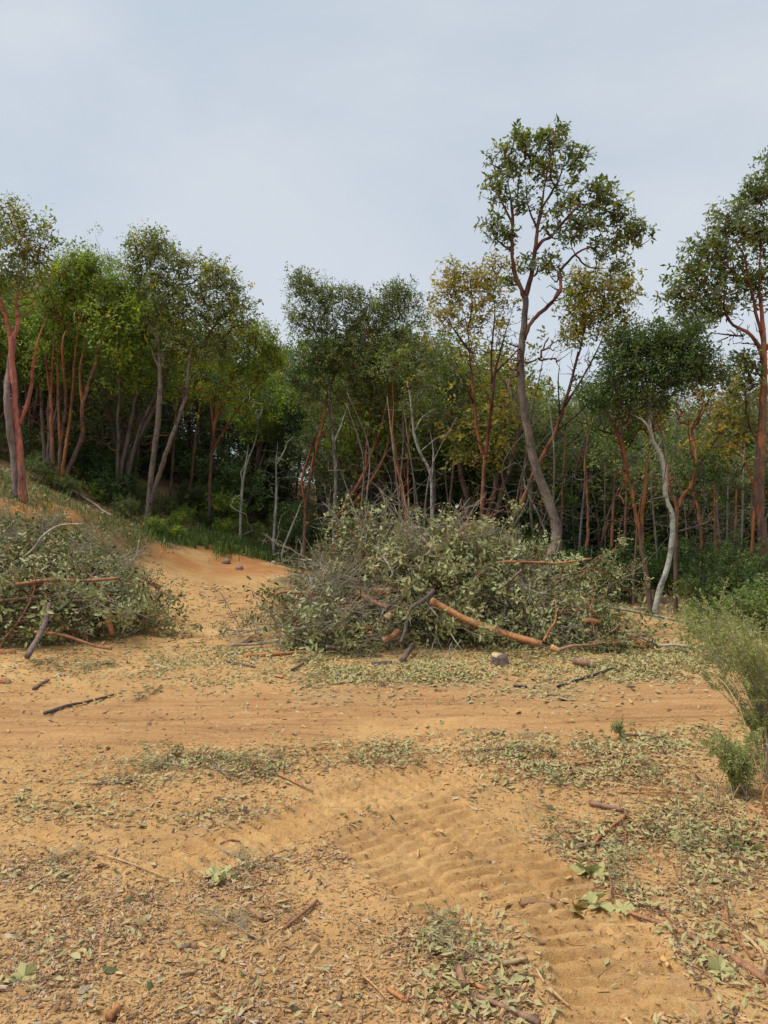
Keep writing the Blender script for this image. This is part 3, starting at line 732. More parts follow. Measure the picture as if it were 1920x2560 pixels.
# ------------------------------------------------------------------ the trees one can tell apart
T = 'tree'
hero('madrone_tree', 'pink-barked madrone with twin stems at the edge of the slope, above the smaller brush heap', T, 15,
     [([(58, 1250), (48, 1130), (38, 1010), (32, 930), (29, 860), (44, 815), (40, 760), (52, 690), (66, 640)], 15, 5, .5, .62),
      ([(42, 1256), (34, 1130), (26, 1005), (12, 900), (0, 820), (-14, 740), (-6, 660)], 15, 6, .12, .62),
      ([(50, 1060), (72, 985), (90, 925), (112, 860), (122, 790)], 8, 4, .6, .75),
      ([(29, 870), (10, 800), (5, 740), (14, 660)], 8, 4, .55, .7), ([(-14, 760), (-50, 690), (-70, 620)], 7, 3, .6, .8)],
     [(20, 560, 60, 70, 50), (85, 610, 50, 60, 45), (60, 680, 70, 60, 40), (-60, 640, 70, 90, 45), (-10, 720, 70, 60, 26)], 'l_madrone', 'pink', 11, dens=1.35, Lf=.08, Wf=.035,
     tbase=(.3, .8), bare=[(60, 740, 70, 60, 40)], zmin_py=980, k=16)
hero('madrone_tree', 'many-stemmed orange madrone under a bright green dome, second from the picture edge on the slope', T, 18,
     [([(135, 1222), (131, 1120), (127, 1000), (132, 900), (139, 800)], 9, 4, .4, .6), ([(146, 1222), (152, 1100), (160, 1000), (170, 860), (178, 800)], 9, 4, .35, .6),
      ([(152, 1210), (166, 1120), (172, 1010), (188, 900), (204, 820)], 8, 4, .5, .6), ([(158, 1200), (200, 1090), (207, 1020), (232, 900), (248, 870), (272, 815)], 10, 4, .3, .6),
      ([(127, 1000), (118, 900), (110, 830)], 5, 3, .6, .8), ([(207, 1020), (204, 930), (212, 840)], 6, 3, .55, .65), ([(150, 1110), (148, 980), (156, 860)], 6, 3, .5, .6)],
     [(170, 690, 80, 55, 100), (245, 720, 75, 60, 100), (300, 780, 45, 60, 60), (130, 730, 50, 70, 60), (210, 660, 50, 35, 50)], 'l_dome', 'madrone', 12, k=24, dens=1.25, Lf=.08, Wf=.036,
     bare=[(215, 790, 85, 45, 110), (150, 790, 40, 50, 40)], tbase=(.25, .75), zmin_py=900, t_tw=.85, tip=.007)
hero('madrone_tree', 'tall grey madrone forked into two leaning trunks beside the dirt road', T, 18,
     [([(362, 1320), (370, 1285), (380, 1174), (395, 1050), (400, 960), (399, 897), (390, 798), (380, 711), (372, 650)], 14, 4, .2, .55),
      ([(376, 1262), (400, 1180), (422, 1120), (448, 1035), (463, 985), (478, 905), (488, 850), (500, 790)], 10, 5, .2, .5),
      ([(388, 800), (420, 740), (450, 690)], 6, 3, .6, .85), ([(399, 897), (430, 840), (440, 760)], 6, 3, .6, .8), ([(486, 880), (530, 820), (560, 760)], 6, 3, .6, .8),
      ([(395, 850), (350, 760), (340, 680)], 5, 3, .6, .85), ([(400, 930), (372, 860), (350, 820)], 5, 2, .6, .85)],
     [(370, 610, 55, 38, 55), (430, 660, 60, 50, 55), (345, 670, 40, 50, 32), (400, 720, 70, 40, 34), (530, 690, 62, 45, 50), (575, 730, 32, 40, 24), (480, 770, 80, 55, 70), (570, 790, 70, 45, 60),
      (500, 860, 90, 50, 70), (440, 870, 50, 60, 40), (410, 790, 50, 45, 30)], 'l_madrone', 'palegrey', 13, k=16, dens=1.6, Lf=.08, Wf=.036, tbase=(.3, .78), zmin_py=960,
     bare=[(450, 1000, 90, 90, 24), (560, 850, 60, 40, 20)], tip=.006)
hero('madrone_tree', 'orange madrone with fanned branches below a yellow-green dome behind the forked grey tree', T, 20,
     [([(523, 1300), (525, 1200), (532, 1100), (540, 1040), (550, 960), (566, 880)], 8, 4, .3, .6), ([(530, 1130), (560, 1080), (600, 1020), (650, 950), (672, 900)], 5, 2.5, .6, .75),
      ([(538, 1040), (570, 1000), (620, 960), (660, 930)], 4, 2, .6, .8), ([(540, 1050), (575, 960), (610, 880)], 5, 3, .55, .7), ([(535, 1080), (520, 980), (505, 900)], 5, 3, .5, .7)],
     [(590, 830, 75, 50, 110), (655, 870, 55, 55, 90), (540, 880, 60, 45, 70), (620, 930, 70, 35, 60), (690, 900, 25, 40, 30), (610, 1005, 90, 35, 50), (480, 980, 60, 40, 36)], 'l_dome', 'madrone', 14, k=24, dens=1.2, Lf=.08, Wf=.036, tbase=(.35, .9),
     bare=[(600, 960, 80, 50, 60)], zmin_py=1060, t_tw=.7)
hero('pale_tree', 'thin pale lichen-covered sapling forked near its top, left of the straight white one', 'sapling', 19.2,
     [([(599, 1352), (602, 1280), (607, 1203), (620, 1150), (636, 1110), (645, 1070)], 7, 2, .42, .4), ([(605, 1220), (616, 1160), (622, 1110)], 4, 2, .5, .5)], [(650, 1010, 60, 50, 24)], 'l_dark', 'lichen', 15, zmin_py=1150, k=16)
hero('pale_tree', 'straight thin white sapling with one crooked twig at the dark forest edge', 'sapling', 19.2,
     [([(683, 1380), (687, 1300), (691, 1232), (690, 1160), (694, 1105)], 6.5, 3, .5, .45), ([(692, 1160), (712, 1125), (722, 1105), (740, 1092)], 3, 1.2, .6, .6)], [], 'l_dark', 'lichen', 16)
hero('pale_tree', 'white dead pole leaning to the right at the forest edge', 'dead tree', 19,
     [([(706, 1380), (728, 1320), (752, 1262), (772, 1226)], 4.5, 2.5, .85, .8)], [], 'l_dark', 'lichen', 17)
hero('madrone_tree', 'slim brown madrone behind the brush heap edge, leaning over the white pole', T, 18.5,
     [([(758, 1405), (762, 1330), (764, 1261), (778, 1180), (793, 1110), (806, 1060), (812, 1010)], 8, 5, .25, .6), ([(764, 1262), (756, 1200), (775, 1120), (800, 1060)], 5, 3, .5, .8),
      ([(812, 1010), (830, 950), (860, 900)], 5, 2.5, .7, .9)], [(790, 930, 80, 70, 60), (850, 880, 70, 60, 50)], 'l_dark', 'madrone', 18, k=16, zmin_py=1010)
hero('oak_tree', 'lichen-grey oak whose narrow crown stands apart against the sky', 'tree', 18.5,
     [([(838, 1385), (836, 1300), (840, 1190), (832, 1090), (826, 1000), (814, 920), (806, 850), (800, 780), (792, 720)], 10, 3, .3, .25), ([(834, 1110), (855, 1060), (872, 1005)], 4, 2, .6, .6),
      ([(808, 860), (770, 800), (745, 745)], 5, 2, .35, .3), ([(803, 800), (825, 750), (832, 710)], 5, 2, .35, .3)],
     [(765, 720, 42, 35, 60), (815, 740, 48, 42, 80), (750, 790, 34, 40, 44), (800, 810, 45, 40, 50), (745, 700, 22, 22, 18), (790, 880, 75, 50, 70), (760, 960, 60, 60, 50)], 'l_oak', 'lichen', 19, Lf=.06, Wf=.028, k=24, rc=.13,
     kind='far', tbase=(.2, .85), zmin_py=1000, droop=.05, t_tw=.35)
hero('oak_tree', 'broad olive-green oak filling the middle of the forest edge behind the large brush heap', 'tree', 18.5,
     [([(1018, 1330), (1010, 1250), (995, 1165), (982, 1080), (975, 1000), (965, 900), (955, 820)], 9, 4, .5, .5), ([(839, 1300), (870, 1250), (902, 1200), (930, 1130), (950, 1080), (970, 1000)], 7, 4, .6, .6),
      ([(880, 1265), (930, 1200), (965, 1130), (975, 1060)], 6, 3, .5, .6), ([(965, 900), (920, 840), (890, 790)], 5, 2, .5, .4), ([(970, 920), (1010, 850), (1020, 780)], 5, 2, .5, .4)],
     [(900, 800, 85, 60, 150), (985, 760, 65, 50, 110), (1000, 850, 90, 70, 160), (870, 880, 90, 65, 150), (960, 930, 120, 60, 150), (880, 980, 90, 55, 90), (1050, 920, 60, 60, 80), (1000, 730, 30, 22, 30), (880, 740, 40, 25, 30)], 'l_oak', 'madrone', 20,
     Lf=.06, Wf=.029, k=24, rc=.14, kind='far', tbase=(.1, .8), zmin_py=1060, droop=.05, bare=[(960, 1020, 130, 50, 60)], t_tw=.5)
hero('oak_tree', 'twisted oak with pale bare lichen limbs hanging below the broad olive crown', 'tree', 17.5,
     [([(1085, 1340), (1080, 1260), (1076, 1183), (1050, 1130), (1035, 1080), (1028, 1010), (1018, 960), (990, 930), (975, 905)], 7, 4, .3, .55),
      ([(1080, 1200), (1084, 1130), (1075, 1065)], 4, 1.5, .8, .7), ([(1035, 1080), (1060, 1040), (1100, 1020), (1150, 1020)], 3, 1.2, .6, .6), ([(1050, 1130), (1100, 1090), (1160, 1070)], 3, 1.2, .55, .6)],
     [(1090, 880, 60, 70, 60), (1120, 960, 70, 70, 60), (1060, 1000, 60, 50, 30)], 'l_oak', 'lichen', 21, Lf=.06, Wf=.028, k=16, kind='far', bare=[(1110, 1030, 80, 80, 46)], zmin_py=1180, t_tw=.4)
hero('madrone_tree', 'slender orange madrone stem rising straight above the large brush heap', T, 16.5,
     [([(1030, 1330), (1022, 1290), (1005, 1220), (990, 1150), (981, 1080), (984, 1010), (980, 940)], 6.5, 3.5, .45, .6), ([(1024, 1300), (1020, 1190), (1022, 1100), (1030, 1010)], 4, 2, .55, .7)],
     [(985, 900, 60, 50, 30), (1040, 960, 50, 40, 20)], 'l_madrone', 'madrone', 22, k=16, zmin_py=1000)
hero('madrone_tree', 'dark red madrone forked low into two long limbs with a thin yellowing crown', T, 15.5,
     [([(1205, 1335), (1206, 1260), (1210, 1170), (1212, 1148), (1199, 1110), (1189, 1040), (1183, 974), (1174, 880), (1168, 820), (1150, 740)], 9, 3.5, .3, .9),
      ([(1212, 1150), (1222, 1090), (1228, 1000), (1238, 930), (1266, 840), (1284, 760)], 8, 3, .8, .92), ([(1230, 960), (1230, 870), (1240, 780), (1236, 700)], 4, 2, .85, .9),
      ([(1174, 880), (1130, 820), (1100, 770)], 4, 2, .85, .95), ([(1168, 830), (1180, 760), (1170, 690)], 4, 2, .85, .9), ([(1186, 1010), (1150, 940), (1120, 890)], 3.5, 1.5, .9, .95), ([(1240, 930), (1290, 880), (1310, 850)], 3.5, 1.5, .9, .95)],
     [(1170, 690, 70, 40, 40), (1120, 730, 50, 50, 32), (1220, 720, 70, 60, 34), (1160, 780, 80, 50, 30), (1250, 660, 40, 30, 14), (1100, 800, 40, 40, 14), (1260, 800, 60, 50, 16)], 'l_yellow', 'madrone', 23, k=16, tbase=(.3, .95), Lf=.095, droop=.4,
     zmin_py=1060, bare=[(1180, 870, 100, 70, 60), (1270, 850, 50, 60, 30)], t_tw=.98)
hero('madrone_tree', 'tallest madrone, its curved grey trunk rising from behind the large brush heap', T, 13.5,
     [([(1360, 1440), (1368, 1415), (1386, 1370), (1390, 1330), (1384, 1290), (1365, 1235), (1345, 1180), (1330, 1131), (1318, 1070), (1312, 1032), (1304, 960), (1301, 917), (1305, 860), (1307, 830), (1314, 760), (1313, 743)], 22, 11, .52, .12),
      ([(1312, 750), (1304, 725), (1287, 685), (1278, 627), (1281, 552), (1278, 500), (1272, 440), (1265, 380)], 10, 3, .8, .8),
      ([(1313, 745), (1322, 710), (1331, 679), (1336, 615), (1342, 570), (1353, 523), (1359, 470), (1362, 400), (1370, 350)], 10, 3, .86, .8), ([(1336, 627), (1355, 605), (1377, 590), (1400, 565), (1423, 546), (1455, 520), (1492, 500)], 7, 3, .8, .85),
      ([(1310, 850), (1322, 815), (1342, 789), (1370, 765), (1388, 745), (1398, 705), (1406, 673), (1422, 650), (1440, 639), (1475, 627), (1510, 616), (1545, 608), (1580, 600)], 8, 3, .8, .82),
      ([(1353, 523), (1385, 470), (1410, 420), (1420, 370)], 5, 2, .85, .9), ([(1281, 560), (1250, 500), (1240, 450)], 4, 2, .88, .92), ([(1278, 627), (1240, 590), (1225, 560)], 4, 2, .88, .92),
      ([(1440, 639), (1480, 660), (1530, 690)], 4, 2, .88, .92), ([(1423, 546), (1460, 560), (1520, 560)], 4, 2, .86, .92), ([(1342, 570), (1325, 500), (1318, 420)], 4, 2, .85, .9)],
     [(1300, 350, 42, 36, 46), (1262, 400, 42, 50, 46), (1375, 350, 55, 40, 54), (1440, 390, 42, 36, 34), (1330, 410, 60, 46, 44), (1245, 480, 42, 50, 46), (1390, 440, 60, 40, 44), (1310, 490, 46, 40, 28), (1240, 570, 40, 42, 34), (1270, 590, 36, 40, 18),
      (1500, 480, 52, 36, 54), (1430, 510, 50, 34, 34), (1370, 540, 46, 36, 22), (1540, 530, 40, 40, 40), (1470, 560, 60, 40, 48), (1580, 575, 46, 30, 50), (1520, 620, 46, 32, 36), (1420, 590, 40, 26, 20), (1330, 665, 50, 28, 30), (1385, 655, 24, 24, 14), (1275, 700, 26, 20, 12), (1545, 660, 30, 30, 14)],
     'l_madrone', 'palegrey', 24, k=8, Lf=.105, Wf=.045, rc=.14, tbase=(.02, .72), zmin_py=860, bare=[(1400, 700, 90, 60, 30), (1290, 900, 60, 80, 40), (1390, 880, 60, 60, 26)], t_tw=.95, depthf=.7, droop=.3)
hero('madrone_tree', 'dark madrone leaning right behind the tall curved trunk, thin golden crown', T, 15.5,
     [([(1268, 1375), (1285, 1305), (1307, 1252), (1330, 1195), (1353, 1148), (1372, 1110), (1388, 1079), (1408, 1020), (1423, 974), (1434, 930), (1446, 880)], 10, 4.5, .3, .95), ([(1408, 1020), (1450, 950), (1490, 880), (1510, 820)], 5, 2, .9, .9),
      ([(1446, 890), (1460, 820), (1450, 760)], 4, 2, .9, .9), ([(1388, 1079), (1450, 1030), (1500, 980)], 4, 2, .9, .95), ([(1400, 1040), (1392, 960), (1400, 900)], 3.5, 1.5, .9, .95)],
     [(1440, 760, 55, 45, 38), (1500, 720, 60, 45, 44), (1540, 780, 55, 55, 44), (1480, 810, 60, 50, 30), (1420, 830, 40, 40, 14), (1570, 700, 30, 40, 14), (1560, 860, 40, 50, 18), (1460, 690, 40, 30, 16)], 'l_yellow', 'madrone', 25, k=16, tbase=(.05, .85), Lf=.10, droop=.45,
     zmin_py=1060, bare=[(1470, 900, 90, 80, 50), (1420, 1000, 60, 60, 20)])
hero('madrone_tree', 'thin straight orange stem standing in dark forest between leaning and red-limbed madrones', T, 15.5,
     [([(1462, 1430), (1469, 1350), (1470, 1290), (1468, 1235), (1463, 1160), (1468, 1110), (1474, 1080), (1480, 1030)], 7, 4, .4, .58)], [(1490, 990, 60, 40, 24)], 'l_dark', 'madrone', 26, k=16, zmin_py=1090, bare=[(1470, 1060, 60, 60, 20)])
hero('madrone_tree', 'short orange trunk in shadow beside the red-limbed tree cluster', T, 15,
     [([(1520, 1450), (1528, 1370), (1532, 1290), (1536, 1200), (1541, 1130)], 7, 4, .35, .6)], [(1530, 1050, 60, 50, 30)], 'l_dark', 'madrone', 27, k=16, zmin_py=1140)
hero('madrone_tree', 'red-limbed madrone forked low, at the end of the large brush heap', T, 11.8,
     [([(1632, 1560), (1624, 1500), (1616, 1440), (1606, 1380), (1600, 1330), (1592, 1300), (1582, 1240), (1573, 1200), (1560, 1140), (1545, 1080), (1530, 1030)], 12, 4, .25, .68),
      ([(1606, 1360), (1604, 1290), (1606, 1240), (1618, 1180), (1628, 1130), (1640, 1090)], 8, 4, .5, .68), ([(1560, 1140), (1540, 1070), (1510, 1010)], 5, 2, .7, .85), ([(1573, 1200), (1555, 1120), (1556, 1040)], 5, 2, .7, .85)],
     [(1560, 960, 60, 60, 36), (1520, 1000, 50, 50, 26), (1620, 1010, 60, 60, 30)], 'l_madrone', 'madrone', 28, k=8, tbase=(.3, .9), zmin_py=1120, bare=[(1560, 1050, 90, 60, 60), (1640, 1050, 40, 50, 24)], t_tw=.85, Lf=.09)
hero('oak_tree', 'oak with a crooked white lichen trunk under a dense dark green crown', T, 11.4,
     [([(1634, 1572), (1640, 1515), (1652, 1465), (1668, 1424), (1677, 1370), (1682, 1310), (1680, 1285), (1664, 1240), (1662, 1180), (1650, 1135), (1632, 1100), (1624, 1060), (1626, 1030), (1622, 980)], 12, 7, .42, .46), ([(1630, 1098), (1600, 1060), (1570, 1030)], 4, 2, .6, .4),
      ([(1624, 1040), (1670, 970), (1700, 920)], 5, 2, .4, .3), ([(1622, 990), (1590, 930), (1570, 880)], 5, 2, .4, .3), ([(1622, 980), (1630, 910), (1640, 860)], 5, 2, .4, .3)],
     [(1580, 880, 70, 50, 90), (1660, 850, 70, 45, 100), (1720, 880, 60, 42, 80), (1640, 920, 110, 45, 120), (1540, 940, 50, 50, 50), (1560, 840, 30, 30, 24), (1700, 940, 70, 35, 50), (1490, 985, 50, 50, 50), (1780, 925, 50, 40, 40), (1600, 1000, 90, 40, 70), (1740, 830, 28, 22, 18)], 'l_dark', 'lichen', 29, Lf=.055, Wf=.026, k=24, rc=.11, kind='far', tbase=(.3, .95), droop=.05,
     zmin_py=1050, bare=[(1620, 1000, 110, 50, 80)], t_tw=.25, tip=.004)
hero('madrone_tree', 'orange madrone parting in a wide fork just behind the white crooked trunk', T, 12.5,
     [([(1690, 1560), (1689, 1480), (1690, 1380), (1692, 1270), (1680, 1240), (1672, 1217), (1668, 1160), (1662, 1107), (1650, 1060)], 9, 5, .3, .62), ([(1692, 1272), (1708, 1240), (1724, 1210), (1733, 1150), (1744, 1070), (1742, 1020), (1738, 970)], 8, 4, .58, .7),
      ([(1733, 1150), (1718, 1080), (1716, 1020)], 4, 2, .65, .8), ([(1742, 1060), (1770, 1000), (1790, 950)], 4, 2, .75, .9), ([(1726, 1200), (1780, 1120), (1820, 1050)], 4, 2, .9, .95), ([(1662, 1110), (1640, 1050), (1640, 1000)], 4, 2, .8, .9), ([(1692, 1330), (1730, 1318), (1765, 1303), (1780, 1285), (1815, 1262), (1850, 1236)], 4.5, 2.5, .2, .25)],
     [(1760, 950, 60, 40, 18), (1810, 1000, 40, 50, 16), (1790, 1100, 60, 60, 16)], 'l_yellow', 'madrone', 30, k=16, tbase=(.2, .9), zmin_py=1130, bare=[(1740, 980, 80, 60, 70), (1690, 1030, 60, 50, 50), (1790, 1060, 60, 50, 24)], t_tw=.88)
hero('madrone_tree', 'thin red-brown stem beside the wide-forked orange madrone', T, 12.6,
     [([(1752, 1560), (1752, 1470), (1754, 1380), (1752, 1320), (1742, 1260), (1730, 1225), (1722, 1170)], 7, 4, .35, .6), ([(1754, 1400), (1765, 1340), (1780, 1300)], 3, 1.5, .8, .9)], [(1770, 1180, 60, 60, 26)], 'l_dark', 'madrone', 31, k=16, zmin_py=1250)
hero('madrone_tree', 'thick orange madrone trunk at the picture edge under a tall leafy crown', T, 13,
     [([(1912, 1500), (1910, 1380), (1898, 1264), (1902, 1119), (1908, 1000), (1910, 930), (1909, 888), (1906, 800), (1898, 700), (1905, 600), (1912, 520)], 21, 6, .28, .68), ([(1908, 900), (1886, 870), (1858, 840), (1828, 808), (1800, 775), (1770, 750), (1740, 735)], 9, 3, .65, .85),
      ([(1907, 850), (1890, 780), (1860, 700), (1840, 640), (1825, 580)], 7, 3, .7, .88), ([(1910, 880), (1940, 820), (1975, 760)], 8, 3, .7, .85), ([(1858, 840), (1810, 840), (1765, 830)], 4, 2, .85, .9), ([(1902, 700), (1940, 620), (1960, 540)], 5, 2, .8, .9),
      ([(1840, 690), (1790, 660), (1760, 640)], 4, 2, .85, .9), ([(1828, 808), (1790, 720), (1745, 690)], 4, 2, .85, .9)],
     [(1700, 740, 40, 40, 36), (1740, 680, 42, 42, 44), (1780, 620, 50, 46, 56), (1840, 560, 56, 50, 66), (1900, 480, 50, 50, 60), (1935, 420, 36, 36, 34), (1900, 580, 60, 50, 50), (1830, 680, 60, 50, 44), (1760, 770, 60, 40, 40), (1890, 700, 50, 50, 30), (1960, 600, 50, 80, 40), (1720, 800, 40, 34, 26),
      (1810, 760, 50, 40, 28), (1870, 910, 40, 28, 30), (1850, 960, 30, 30, 20), (1960, 720, 50, 60, 30)], 'l_madrone', 'madrone', 33, k=12, tbase=(.02, .6), zmin_py=960, bare=[(1850, 840, 70, 60, 60), (1830, 930, 60, 60, 30)], depthf=.7, Lf=.10, rc=.13)
hero('madrone_tree', 'thin orange leaning stem just before the thick trunk at the picture edge', T, 13.5,
     [([(1878, 1430), (1882, 1330), (1888, 1235), (1875, 1190), (1860, 1140), (1844, 1110), (1840, 1060), (1852, 1000)], 6, 3, .5, .65)], [(1850, 1000, 50, 50, 24), (1830, 1070, 40, 40, 16), (1890, 1050, 40, 50, 14)], 'l_yellow', 'madrone', 34, k=16, zmin_py=1150)
# a few more stems in the dark between them
for i, (px, py, d, top, lean) in enumerate(((905, 1350, 18.5, 1000, 20), (1120, 1330, 17.5, 1010, 30), (1250, 1340, 18.5, 1030, -10), (1560, 1430, 14.5, 1120, 10), (1585, 1440, 13.8, 1230, 18), (470, 1270, 21.5, 960, 40),
                                            (300, 1190, 21, 900, 30), (250, 1180, 21, 880, 24), (205, 1180, 22, 920, 10), (335, 1210, 22.5, 900, 45), (70, 1190, 19.5, 850, 10), (425, 1250, 21, 930, 25), (1790, 1460, 14.5, 1150, -6), (1835, 1450, 14, 1130, 10), (1400, 1390, 16.5, 1080, 14))):
    hero('madrone_tree', 'slim shadowed madrone trunk ' + near_land(px) + (', leaning more' if lean > 22 else ''), T, d,
         [([(px, py), (px + lean * .3, py + (top - py) * .35), (px + lean * .6, py + (top - py) * .7), (px + lean, top)], 6, 3.5, .2, .6)],
         [(px + lean, top - 40, 55, 45, 22)], 'l_dark' if i % 2 else 'l_madrone', 'madrone', 60 + i, k=16, group='slim shadowed madrone trunks ' + near_land(px) + (', leaning more' if lean > 22 else ''), bare=[(px + lean, top + 60, 50, 60, 10)])

# ------------------------------------------------------------------ shrubs at the forest edge on the right
edge = [(1760, 1560, 11.6, .62, 2), (1830, 1570, 11.2, .72, 0), (1895, 1560, 10.8, .8, 2), (1800, 1480, 12.8, 1.0, 0), (1880, 1480, 12.2, 1.05, 2), (1940, 1540, 10.6, .8, 0), (1860, 1590, 10.2, .5, 1)]
for i, (px, py, d, s, b) in enumerate(edge):
    place_bush(b, (px - 960) / F * d, d, s, label='dense dark green shrub at the forest edge below the thick orange trunk', group='dense shrubs below the thick orange trunk')
lb = bush(210, .75, 'l_bright', 46, 4, .06)
lb[0].name = 'light_green_shrub'
p = G(1905, 1600); lb[0].location = p; tag(lb[0], 'light green shrub lit in front of the dense dark shrubs at the picture edge', 'shrub')
lb = bush(211, .45, 'l_bright', 30, 4, .05); lb[0].name = 'light_green_shrub'
p = G(1770, 1600); lb[0].location = p; tag(lb[0], 'small light green shrub beside the pale pole at the forest edge', 'shrub')

# ------------------------------------------------------------------ brush piles: leafy cut branches, one object each
def branch_proto(seed, typ):
    rng = np.random.default_rng(seed)
    L = {'broad': 1.25, 'fine': 1.3, 'bare': 1.5, 'wilt': 1.1}[typ]
    mb = MB(); cr = MB()
    n = 10; f = np.linspace(0, 1, n)
    main = np.stack([(f - .4) * L, np.cumsum(rng.normal(0, .025, n)) + .15 * rng.normal() * f ** 2, np.cumsum(rng.normal(0, .02, n)) + .1 * f], -1)
    tc_ = {'broad': .75, 'fine': .42, 'bare': [.42, .5, .46, .8][seed % 4], 'wilt': .6}[typ]
    tube(mb, main, .015 * (1 - .75 * f) + .002, 5, tc_ + .15 * f - .1)
    tips = [main[-1]]; td = [main[-1] - main[-2]]
    ns = {'broad': 9, 'fine': 16, 'bare': 12, 'wilt': 8}[typ]
    for j in range(ns):
        a = main[2 + int((n - 3) * (j + .5) / ns)]
        d = unit(np.array([.55, rng.normal(0, .8), rng.normal(.15, .45)])); ln = L * rng.uniform(.2, .42)
        f2 = np.linspace(0, 1, 6)[:, None]
        p = a + d * ln * f2 + np.cumsum(rng.normal(0, .022, (6, 3)), 0) + np.array([0, 0, .05]) * f2 ** 2
        tube(mb, p, .006 * (1 - .6 * f2[:, 0]), 4, tc_ + .1 * rng.normal(), caps=False)
        tips += [p[-1], p[3]]; td += [p[-1] - p[-2], p[3] - p[2] + rng.normal(0, .02, 3)]
        for q in range({'broad': 1, 'fine': 4, 'bare': 4, 'wilt': 2}[typ]):
            b = p[rng.integers(1, 5)]; dd = unit(d + rng.normal(0, .7, 3)); l2 = ln * rng.uniform(.25, .6)
            p2 = b + dd * l2 * f2[::2] * 1.2 + np.cumsum(rng.normal(0, .015, (3, 3)), 0)
            tube(mb, p2, [.0035, .0028, .0018], 3, tc_ + .05 * rng.normal(), caps=False)
            tips.append(p2[-1]); td.append(dd)
    tips = np.array(tips); td = np.array(td)
    if typ == 'broad':
        rosettes(cr, tips, td, 8, .072, .031, rng, leaves_near, rng.uniform(.0, .8, len(tips)), spread=(20, 110), jit=.045, ts=.5, droop=.2)
    elif typ == 'wilt':
        rosettes(cr, tips, td, 9, .08, .03, rng, leaves_near, rng.uniform(.2, .9, len(tips)), spread=(20, 80), jit=.025, ts=.35, droop=.6)
    elif typ == 'fine':
        P = np.repeat(tips, 2, 0) + rng.normal(0, .035, (len(tips) * 2, 3))
        rosettes(cr, P, np.repeat(td, 2, 0) + rng.normal(0, .02, (len(P), 3)), 5, .034, .015, rng, leaves_far, rng.uniform(.1, .8, len(P)), spread=(20, 100), jit=.02, ts=.3)
    nm = {'broad': 'leafy_branch', 'fine': 'twiggy_branch', 'bare': 'bare_branch', 'wilt': 'wilted_branch'}[typ]
    root = empty(nm); kids = [mb.obj('stem', M['twig'], root)]
    if typ != 'bare': kids.append(cr.obj('foliage', M[{'broad': 'l_cut', 'fine': 'l_wilt', 'wilt': 'l_wilt'}[typ]], root, smooth_=False))
    return root, kids
BP = {t: [branch_proto(400 + 20 * i + j, t) for j in range(nv)] for i, (t, nv) in enumerate((('broad', 6), ('fine', 4), ('bare', 4), ('wilt', 3)))}
BFIRST = {}
def put_branch(typ, pos, dirv, up, s, label, group, flat=1):
    v = rr.randrange(len(BP[typ])); root, kids = BP[typ][v]
    X = Vector(dirv).normalized(); Z = Vector(up).normalized(); Y = Z.cross(X).normalized(); Z = X.cross(Y)
    mt = Matrix((X, Y, Z)).transposed().to_4x4(); mt = Matrix.Translation(Vector(pos)) @ mt @ Matrix.Diagonal((s, s, s * flat, 1))
    if (typ, v) in BFIRST: o = clone(root, kids, mat=mt)
    else: BFIRST[(typ, v)] = 1; o = root; o.matrix_world = mt
    tag(o, label, 'branch', group); return o
rng = np.random.default_rng(55)
def surf_normal(x, y):
    e = .12
    return unit(np.array([-(PILE(x + e, y) - PILE(x - e, y)) / (2 * e), -(PILE(x, y + e) - PILE(x, y - e)) / (2 * e), 1.0]))
LAB = {'broad': 'cut leafy branch in the {}', 'fine': 'fine twiggy branch in the {}', 'bare': 'bare stripped branch in the {}', 'wilt': 'wilted drooping branch in the {}'}
GRP = {'broad': 'cut leafy branches of the {}', 'fine': 'fine twiggy branches of the {}', 'bare': 'bare branches of the {}', 'wilt': 'wilted branches of the {}'}
def zone(x, y, ph, where):
    if where == 'large brush heap':
        a = ' at the road end' if x < -.5 else (' under the crest' if x < .9 else (' above the orange log' if x < 2 else ' at the far trunk end'))
        return a + (', low' if ph < .45 else (', front face' if y < 10.6 else ', back'))
    return (', outer end' if x < -5 else ', road end') + (', low' if ph < .35 else ', on top')
def heap(n, xr, yr, mix, where, seed, cond=lambda x, y: True):
    rng = np.random.default_rng(seed); k = 0; tries = 0
    while k < n and tries < 20000:
        tries += 1
        x = rng.uniform(*xr); y = rng.uniform(*yr); ph = float(pile_h(x, y))
        if ph < .05 or not cond(x, y) or rng.random() > .35 + .65 * min(1, ph * 2): continue
        typ = mix(x, y, rng)
        nrm = surf_normal(x, y)
        d = unit(rng.normal(size=3) * [1, .7, .5]); d = unit(d - nrm * (d @ nrm) * .85 + nrm * (rng.uniform(-.3, .08) if typ == 'bare' else rng.uniform(-.15, .25)))
        up = unit(nrm + rng.normal(0, .35, 3))
        z = float(H(x, y)) + ph * (1 - .38 * rng.random() ** 2)
        put_branch(typ, (x, y, z - .03), d, up, rng.uniform(.6, 1.1) * (1.1 if typ == 'bare' else 1), (LAB[typ].format(where) + zone(x, y, ph, where)), GRP[typ].format(where) + zone(x, y, ph, where)); k += 1
def mix_main(x, y, r):
    u = r.random()
    if x < -.2: return 'fine' if u < .36 else ('broad' if u < .56 else ('wilt' if u < .7 else 'bare'))
    if x > 1.8: return 'broad' if u < .62 else ('wilt' if u < .78 else 'bare')
    return 'broad' if u < .38 else ('wilt' if u < .62 else ('bare' if u < .9 else 'fine'))
heap(330, (-1.8, 3.6), (8.5, 12.3), mix_main, 'large brush heap', 71)
heap(120, (-7.2, -2.7), (8.5, 11), lambda x, y, r: ('broad', 'broad', 'broad', 'wilt', 'bare')[r.integers(5)], 'smaller brush heap', 72, lambda x, y: y < 10.7)
